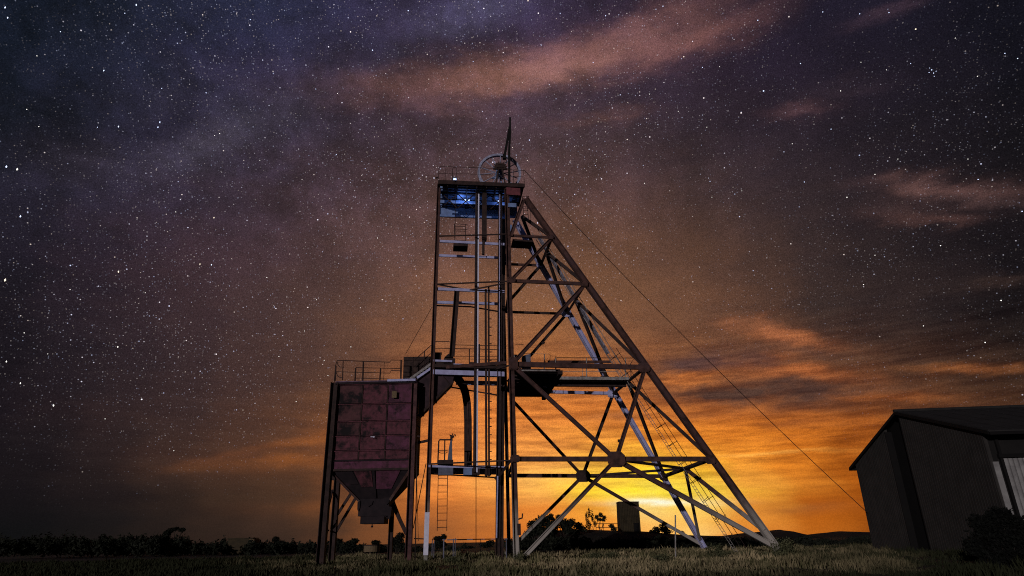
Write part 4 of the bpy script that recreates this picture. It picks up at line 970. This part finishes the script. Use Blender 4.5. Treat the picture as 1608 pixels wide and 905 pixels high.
tree_px(80, 868, [(864, 813, 7, 8), (872, 822, 9, 10), (868, 834, 10, 8)], 1300, .13, 'ragged tree behind the near diagonal braces', 2, zb=1)
tree_px(80, 884, [(878, 815, 8, 8), (887, 825, 11, 11), (897, 822, 9, 8), (892, 834, 13, 7)], 2200, .15, 'rounded dark tree left of centre on the mound', 3, zb=1)
tree_px(82, 912, [(908, 826, 8, 7), (915, 831, 9, 6), (903, 835, 8, 5)], 1100, .13, 'low dark bush on the mound crest between trees', 4, zb=1.2, name='bush', cat='bush')
tree_px(84, 929, [(921, 812, 3, 10), (925, 806, 3, 9), (930, 812, 3, 10), (934, 822, 3, 7), (924, 824, 6, 9)], 700, .11, 'thin feathery upright tree on the mound', 5, zb=1.2, tr=.05)
tree_px(84, 943, [(937, 812, 4, 4), (943, 809, 5, 4), (949, 813, 4, 4), (941, 816, 5, 3), (947, 817, 4, 3)], 900, .11, 'small umbrella shaped tree standing alone on the mound', 6, zb=1.2, tr=.06)
tree_px(84, 961, [(960, 826, 5, 4), (964, 831, 6, 4)], 450, .11, 'tiny dark bush beside the rail on the mound', 7, zb=1.2, name='bush', cat='bush')
tree_px(86, 1034, [(1031, 833, 7, 7), (1042, 829, 9, 8), (1048, 835, 9, 5), (1024, 836, 6, 4)], 1300, .14, 'dark bush on the mound right of the tank hut', 8, zb=1.0, name='bush', cat='bush')
tree_px(86, 1072, [(1072, 837, 4, 3)], 150, .11, 'faint small bush at the foot of the glow', 9, zb=1.0, name='bush', cat='bush')
tree_px(90, 274, [(267, 834, 7, 4), (275, 831, 8, 3), (286, 832, 6, 4), (262, 838, 7, 5), (258, 846, 10, 6), (250, 856, 14, 8)], 2600, .17, 'wind-blown flat topped tree standing above the left scrub', 10, zb=0, tr=.1)
tree_px(88, 205, [(205, 846, 7, 5), (207, 853, 12, 7), (200, 860, 14, 7)], 1500, .17, 'pointed dark bush in the left scrub line', 11, name='bush', cat='bush')
tree_px(85, 436, [(433, 848, 7, 6), (440, 855, 12, 7), (452, 859, 12, 6), (425, 858, 10, 7)], 1900, .16, 'twin topped bush right of the ruined hut', 12, name='bush', cat='bush')
tree_px(80, 560, [(557, 850, 8, 5), (548, 857, 14, 8), (566, 860, 10, 6)], 1500, .15, 'round bush seen between the bin legs', 13, name='bush', cat='bush')
tree_px(78, 624, [(628, 842, 8, 6), (622, 850, 13, 8), (632, 857, 10, 6)], 1500, .15, 'dark bush right beside the ore bin right leg', 14, name='bush', cat='bush')
tree_px(70, 692, [(688, 846, 9, 4), (697, 843, 5, 4), (690, 855, 13, 7)], 1400, .14, 'low round bush under the hanging ladder', 15, name='bush', cat='bush')
tree_px(84, 535, [(530, 850, 9, 5), (528, 858, 12, 7)], 1000, .15, 'small bush left of the bin funnel', 17, name='bush', cat='bush')
tree_px(84, 590, [(590, 852, 9, 4), (594, 860, 12, 6)], 900, .15, 'small spreading bush behind the yellow tank', 18, name='bush', cat='bush')
tree_px(92, 768, [(770, 851, 8, 3), (764, 856, 14, 5)], 700, .14, 'low straggly bush by the shaft fence', 19, name='bush', cat='bush', zb=.2)
tree_px(40, 776, [(774, 866, 10, 5)], 10, .14, 'sprig', 20) if False else None
# big black bush in front of the shed
tree_px(21, 1570, [(1540, 822, 20, 16), (1570, 812, 24, 18), (1600, 830, 26, 24), (1560, 845, 36, 22), (1530, 858, 20, 16), (1606, 868, 30, 22), (1570, 880, 36, 20)], 16000, .055, 'large black leafy bush in front of the shed door', 21, name='bush', cat='bush', tr=.05,
        leaf=mat('black_green_leaf', (.005, .006, .004), (.003, .003, .002), scale=2, bump=0))
# scrub line far away: one mass nobody could count
rnd = random.Random(99); bl_ = []
for k in range(150):
    px = -40+k*5.2; px += rnd.uniform(-6, 6); Y = rnd.uniform(80, 116)
    top_ = (842 if px < 300 else 850)+9*mn.noise(Vector((px*.018, 1, 0)))+9*mn.noise(Vector((px*.11, 5, 0)))+rnd.uniform(-1.5, 3)
    if px > 500: top_ += 3
    if px > 640: top_ += 5
    ctr = TX(px, (top_+874)/2, Y); s2 = .09*Y/90*1.08
    hh = (872-top_)/2*s2
    bl_.append((ctr, (rnd.uniform(6, 17)*s2, rnd.uniform(9, 15)*s2, hh)))
sb = leafcloud(bl_, 42000, .24, 44).build('scrub_line', LEAF); sb['kind'] = 'stuff'
bl_ = []
for k in range(110):
    px = 800+k*5.6; Y = rnd.uniform(70, 80); ctr = TX(px, 853+rnd.uniform(-2, 8), Y); s2 = .08
    bl_.append((ctr, (rnd.uniform(8, 16)*s2, 12*s2, rnd.uniform(6, 11)*s2)))
sb = leafcloud(bl_, 26000, .2, 45).build('mound_scrub', LEAF); sb['kind'] = 'stuff'

# ---------------------------------------------------------------- grass
import numpy as np
rs_ = np.random.RandomState(5)
def grassmat(name, col_attr):
    m = bpy.data.materials.new(name); m.use_nodes = True; t = m.node_tree; b = t.nodes['Principled BSDF']; b.inputs['Roughness'].default_value = .8; b.inputs['Specular IOR Level'].default_value = .1
    a = t.nodes.new('ShaderNodeVertexColor'); a.layer_name = col_attr; t.links.new(a.outputs[0], b.inputs['Base Color']); return m
GM = grassmat('grass_blade', 'blade')
def pnoise(x, y, s, sd_):
    return np.array([mn.noise(Vector((a*s, b_*s, sd_))) for a, b_ in zip(x, y)])
def grass(name, X, Y, hgt, wid, colr):
    n = len(X); Z = np.array([gz(a, b_) for a, b_ in zip(X, Y)])-.02
    th = rs_.uniform(0, 2*np.pi, n); ln = rs_.uniform(.05, .55, n)*hgt; la = rs_.uniform(0, 2*np.pi, n)
    dx, dy = np.cos(th)*wid, np.sin(th)*wid; lx, ly = np.cos(la)*ln, np.sin(la)*ln
    V = np.zeros((n, 5, 3)); 
    V[:, 0] = np.c_[X-dx, Y-dy, Z]; V[:, 1] = np.c_[X+dx, Y+dy, Z]
    V[:, 2] = np.c_[X+dx*.7+lx*.35, Y+dy*.7+ly*.35, Z+hgt*.55]; V[:, 3] = np.c_[X-dx*.7+lx*.35, Y-dy*.7+ly*.35, Z+hgt*.55]
    V[:, 4] = np.c_[X+lx, Y+ly, Z+hgt]
    i = np.arange(n)*5
    me = bpy.data.meshes.new(name); me.vertices.add(n*5); me.vertices.foreach_set('co', V.reshape(-1))
    lv = np.stack([i, i+1, i+2, i+3, i+3, i+2, i+4], 1).reshape(-1); me.loops.add(len(lv)); me.loops.foreach_set('vertex_index', lv)
    ls = np.stack([np.arange(n)*7, np.arange(n)*7+4], 1).reshape(-1); lt = np.tile([4, 3], n)
    me.polygons.add(n*2); me.polygons.foreach_set('loop_start', ls); me.polygons.foreach_set('loop_total', lt); me.update(calc_edges=True)
    ca = me.color_attributes.new('blade', 'FLOAT_COLOR', 'POINT'); cc = np.ones((n, 5, 4)); cc[:, :, :3] = colr[:, None, :]; ca.data.foreach_set('color', cc.reshape(-1))
    me.materials.append(GM); o = bpy.data.objects.new(name, me); C.objects.link(o); o['kind'] = 'stuff'; return o
NB = 210000
Y_ = 15+(62-15)*rs_.rand(NB)**1.15; X_ = (rs_.rand(NB)*2-1)*(Y_*.92+2)
# clumping
cl = pnoise(X_, Y_, .55, 2)+.6*pnoise(X_, Y_, 1.6, 7)
keep = rs_.rand(NB) < np.clip(.6+cl*1.2, .12, 1); X_, Y_, cl = X_[keep], Y_[keep], cl[keep]
tall = np.clip(.13+.34*cl+.10*pnoise(X_, Y_, .2, 9)+.25*np.clip(pnoise(X_, Y_, .9, 31)-.25, 0, 1), .04, .52)*rs_.uniform(.6, 1.25, len(X_))
pat = pnoise(X_, Y_, .16, 12)+.5*pnoise(X_, Y_, .7, 15)
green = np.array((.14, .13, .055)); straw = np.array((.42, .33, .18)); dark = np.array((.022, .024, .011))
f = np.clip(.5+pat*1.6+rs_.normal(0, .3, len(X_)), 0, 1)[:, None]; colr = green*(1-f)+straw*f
# light painted into the grass: pale round the frame, darkened to either side
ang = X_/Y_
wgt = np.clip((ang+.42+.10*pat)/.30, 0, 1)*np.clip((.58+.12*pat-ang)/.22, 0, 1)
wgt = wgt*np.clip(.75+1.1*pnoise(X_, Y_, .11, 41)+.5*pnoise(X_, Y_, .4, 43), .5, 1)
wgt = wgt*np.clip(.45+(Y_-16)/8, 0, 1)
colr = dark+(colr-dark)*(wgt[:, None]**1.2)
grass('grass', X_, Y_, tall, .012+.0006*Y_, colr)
# leafy tussock clumps at the leg feet
def tussock(px, py, Y, wpx, hpx, lab, n=900):
    c_ = TX(px, 860, Y); s2 = .03*Y/32*1.03; bl2 = []
    for k in range(5): bl2.append((Vector((c_.x+random.uniform(-.5, .5)*wpx*s2, Y+random.uniform(-.4, .4), hpx*s2*.42)), (wpx*s2*.34, wpx*s2*.3, hpx*s2*.5)))
    r_ = root('shrub', Vector((c_.x, Y, 0)), lab, 'shrub'); leafcloud(bl2, n, .05, int(px)).build('foliage', LEAF2, r_)
    limbs((c_.x, Y, -.1), [b_[0] for b_ in bl2], .02, int(px)).build('stem', BARK, r_)
tussock(1122, 866, 33.5, 24, 24, 'pale bushy tussock between the far and near back leg feet'); tussock(1232, 866, 34, 34, 30, 'pale bushy tussock hiding the near back leg foot', 1400)
tussock(1205, 872, 31, 46, 12, 'low wide pale tussock in front of the back leg foot', 900); tussock(1010, 874, 30, 60, 13, 'low dry tussock below the tank hut', 1300)
tussock(818, 876, 35, 16, 15, 'small green tussock at the foot of the near leg', 500); tussock(1155, 872, 32, 34, 14, 'low tussock at the foot of the sloping ladder', 800)
tussock(940, 872, 36, 40, 12, 'low green tussock beneath the near gusset plate', 900); tussock(720, 874, 34, 44, 12, 'low dry tussock in front of the shaft fence', 1000)

# ---------------------------------------------------------------- bright stars, where the photograph has them
bs = [(585,79,2.1,1),(641,17,2.0,1),(528,243,1.5,1),(649,234,1.5,1),(345,210,1.6,0),(337,213,1.2,0),(408,252,1.2,0),(1199,143,2.5,1),(1190,32,1.9,1),(1103,106,1.6,1),(1257,100,1.6,1),(1292,19,1.6,1),(1350,22,1.6,1),(1396,20,1.6,1),(1438,46,2.3,2),
 (1463,110,1.7,1),(1466,115,1.5,1),(1459,114,1.3,1),(1470,112,1.2,1),(1460,107,1.1,1),(1467,120,1.1,1),(1065,175,1.3,0),(850,71,1.4,1),(951,25,1.6,1),(1305,203,1.6,1),(1263,286,1.6,1),(1330,310,1.9,0),(1374,274,1.6,0),(1165,300,1.2,0),(1012,288,1.4,0),(1244,226,1.4,0),
 (1536,282,1.6,1),(1477,386,1.7,0),(1572,472,2.0,0),(1547,538,1.9,0),(1450,512,1.6,0),(1356,447,1.5,0),(1374,401,1.5,0),(1605,332,1.7,1),(1578,84,1.5,1),(1598,92,1.5,1),(10,262,2.2,1),(27,266,2.2,0),(8,440,2.6,2),(32,340,2.0,1),(186,427,2.0,2),(314,415,1.6,2),(332,416,1.6,1),(336,342,1.6,2),
 (276,333,1.4,0),(593,374,1.5,0),(419,436,1.5,0),(551,545,1.6,0),(185,545,1.7,0),(10,568,1.7,0),(84,637,2.0,0),(32,602,1.6,0),(165,658,1.4,0),(273,708,1.3,0),(465,631,1.4,0),(529,602,1.2,0),(509,566,1.4,0),(515,590,1.3,0),(497,471,1.4,0),(478,520,1.3,0),(438,560,1.4,0),(38,523,1.5,0),(75,556,1.2,0),(110,455,1.4,0),
 (228,460,1.3,0),(8,12,1.7,1),(12,28,1.6,1),(214,8,1.8,1),(196,21,1.4,1),(393,31,1.6,1),(163,111,1.6,1),(58,88,1.4,0),(186,199,1.7,1),(251,192,1.7,1),(248,200,1.6,1),(153,200,1.3,1),(254,139,1.4,1),(496,140,1.4,1),(61,199,1.4,0),(42,172,1.4,0),(95,50,1.5,1),(530,147,1.3,0),(1020,148,1.3,0),(1110,200,1.3,0),
 (1320,143,1.6,0),(1352,98,1.2,0),(1392,110,1.2,0),(1430,100,1.2,1),(1535,120,1.3,0),(1500,60,1.3,0),(1520,250,1.3,0),(1410,250,1.3,0),(1130,105,1.2,0),(1115,285,1.3,1),(1154,305,1.4,1),(1118,310,1.2,0),(950,243,1.2,0),(1010,260,1.1,1),(935,260,1.1,1)]
SM = [emit('star_white', (1, .97, .9), 1.7), emit('star_blue', (.62, .72, 1.0), 1.9), emit('star_warm', (1, .85, .65), 1.6)]
for m in SM: m.cycles.emission_sampling = 'NONE'
for kx in range(3):
    b = MB()
    for (x_, y_, s_, k_) in bs:
        if k_ != kx: continue
        d = ray(x_, y_); c_ = ORG+d*8000; r_ = s_*.52*8000/1000*(.8)
        u = d.cross(Vector((0, 0, 1))).normalized(); v = u.cross(d)
        i = len(b.v); e = 1.0
        if x_ < 340 and s_ > 1.55: e = 1.9
        pts = [c_+u*r_, c_-u*r_, c_+v*r_*e, c_-v*r_*e, c_+d*r_, c_-d*r_]; b.v += pts
        b.f += [(i+j, i+k2, i+l) for j in (0, 1) for k2 in (2, 3) for l in (4, 5)]
    o = b.build('stars', SM[kx]); o['kind'] = 'stuff'
for o in bpy.data.objects:
    if o.type == 'MESH' and o.name.split('.')[0] in SMALL: o['kind'] = 'stuff'
for o in bpy.data.objects:
    if '_org' in o: del o['_org']
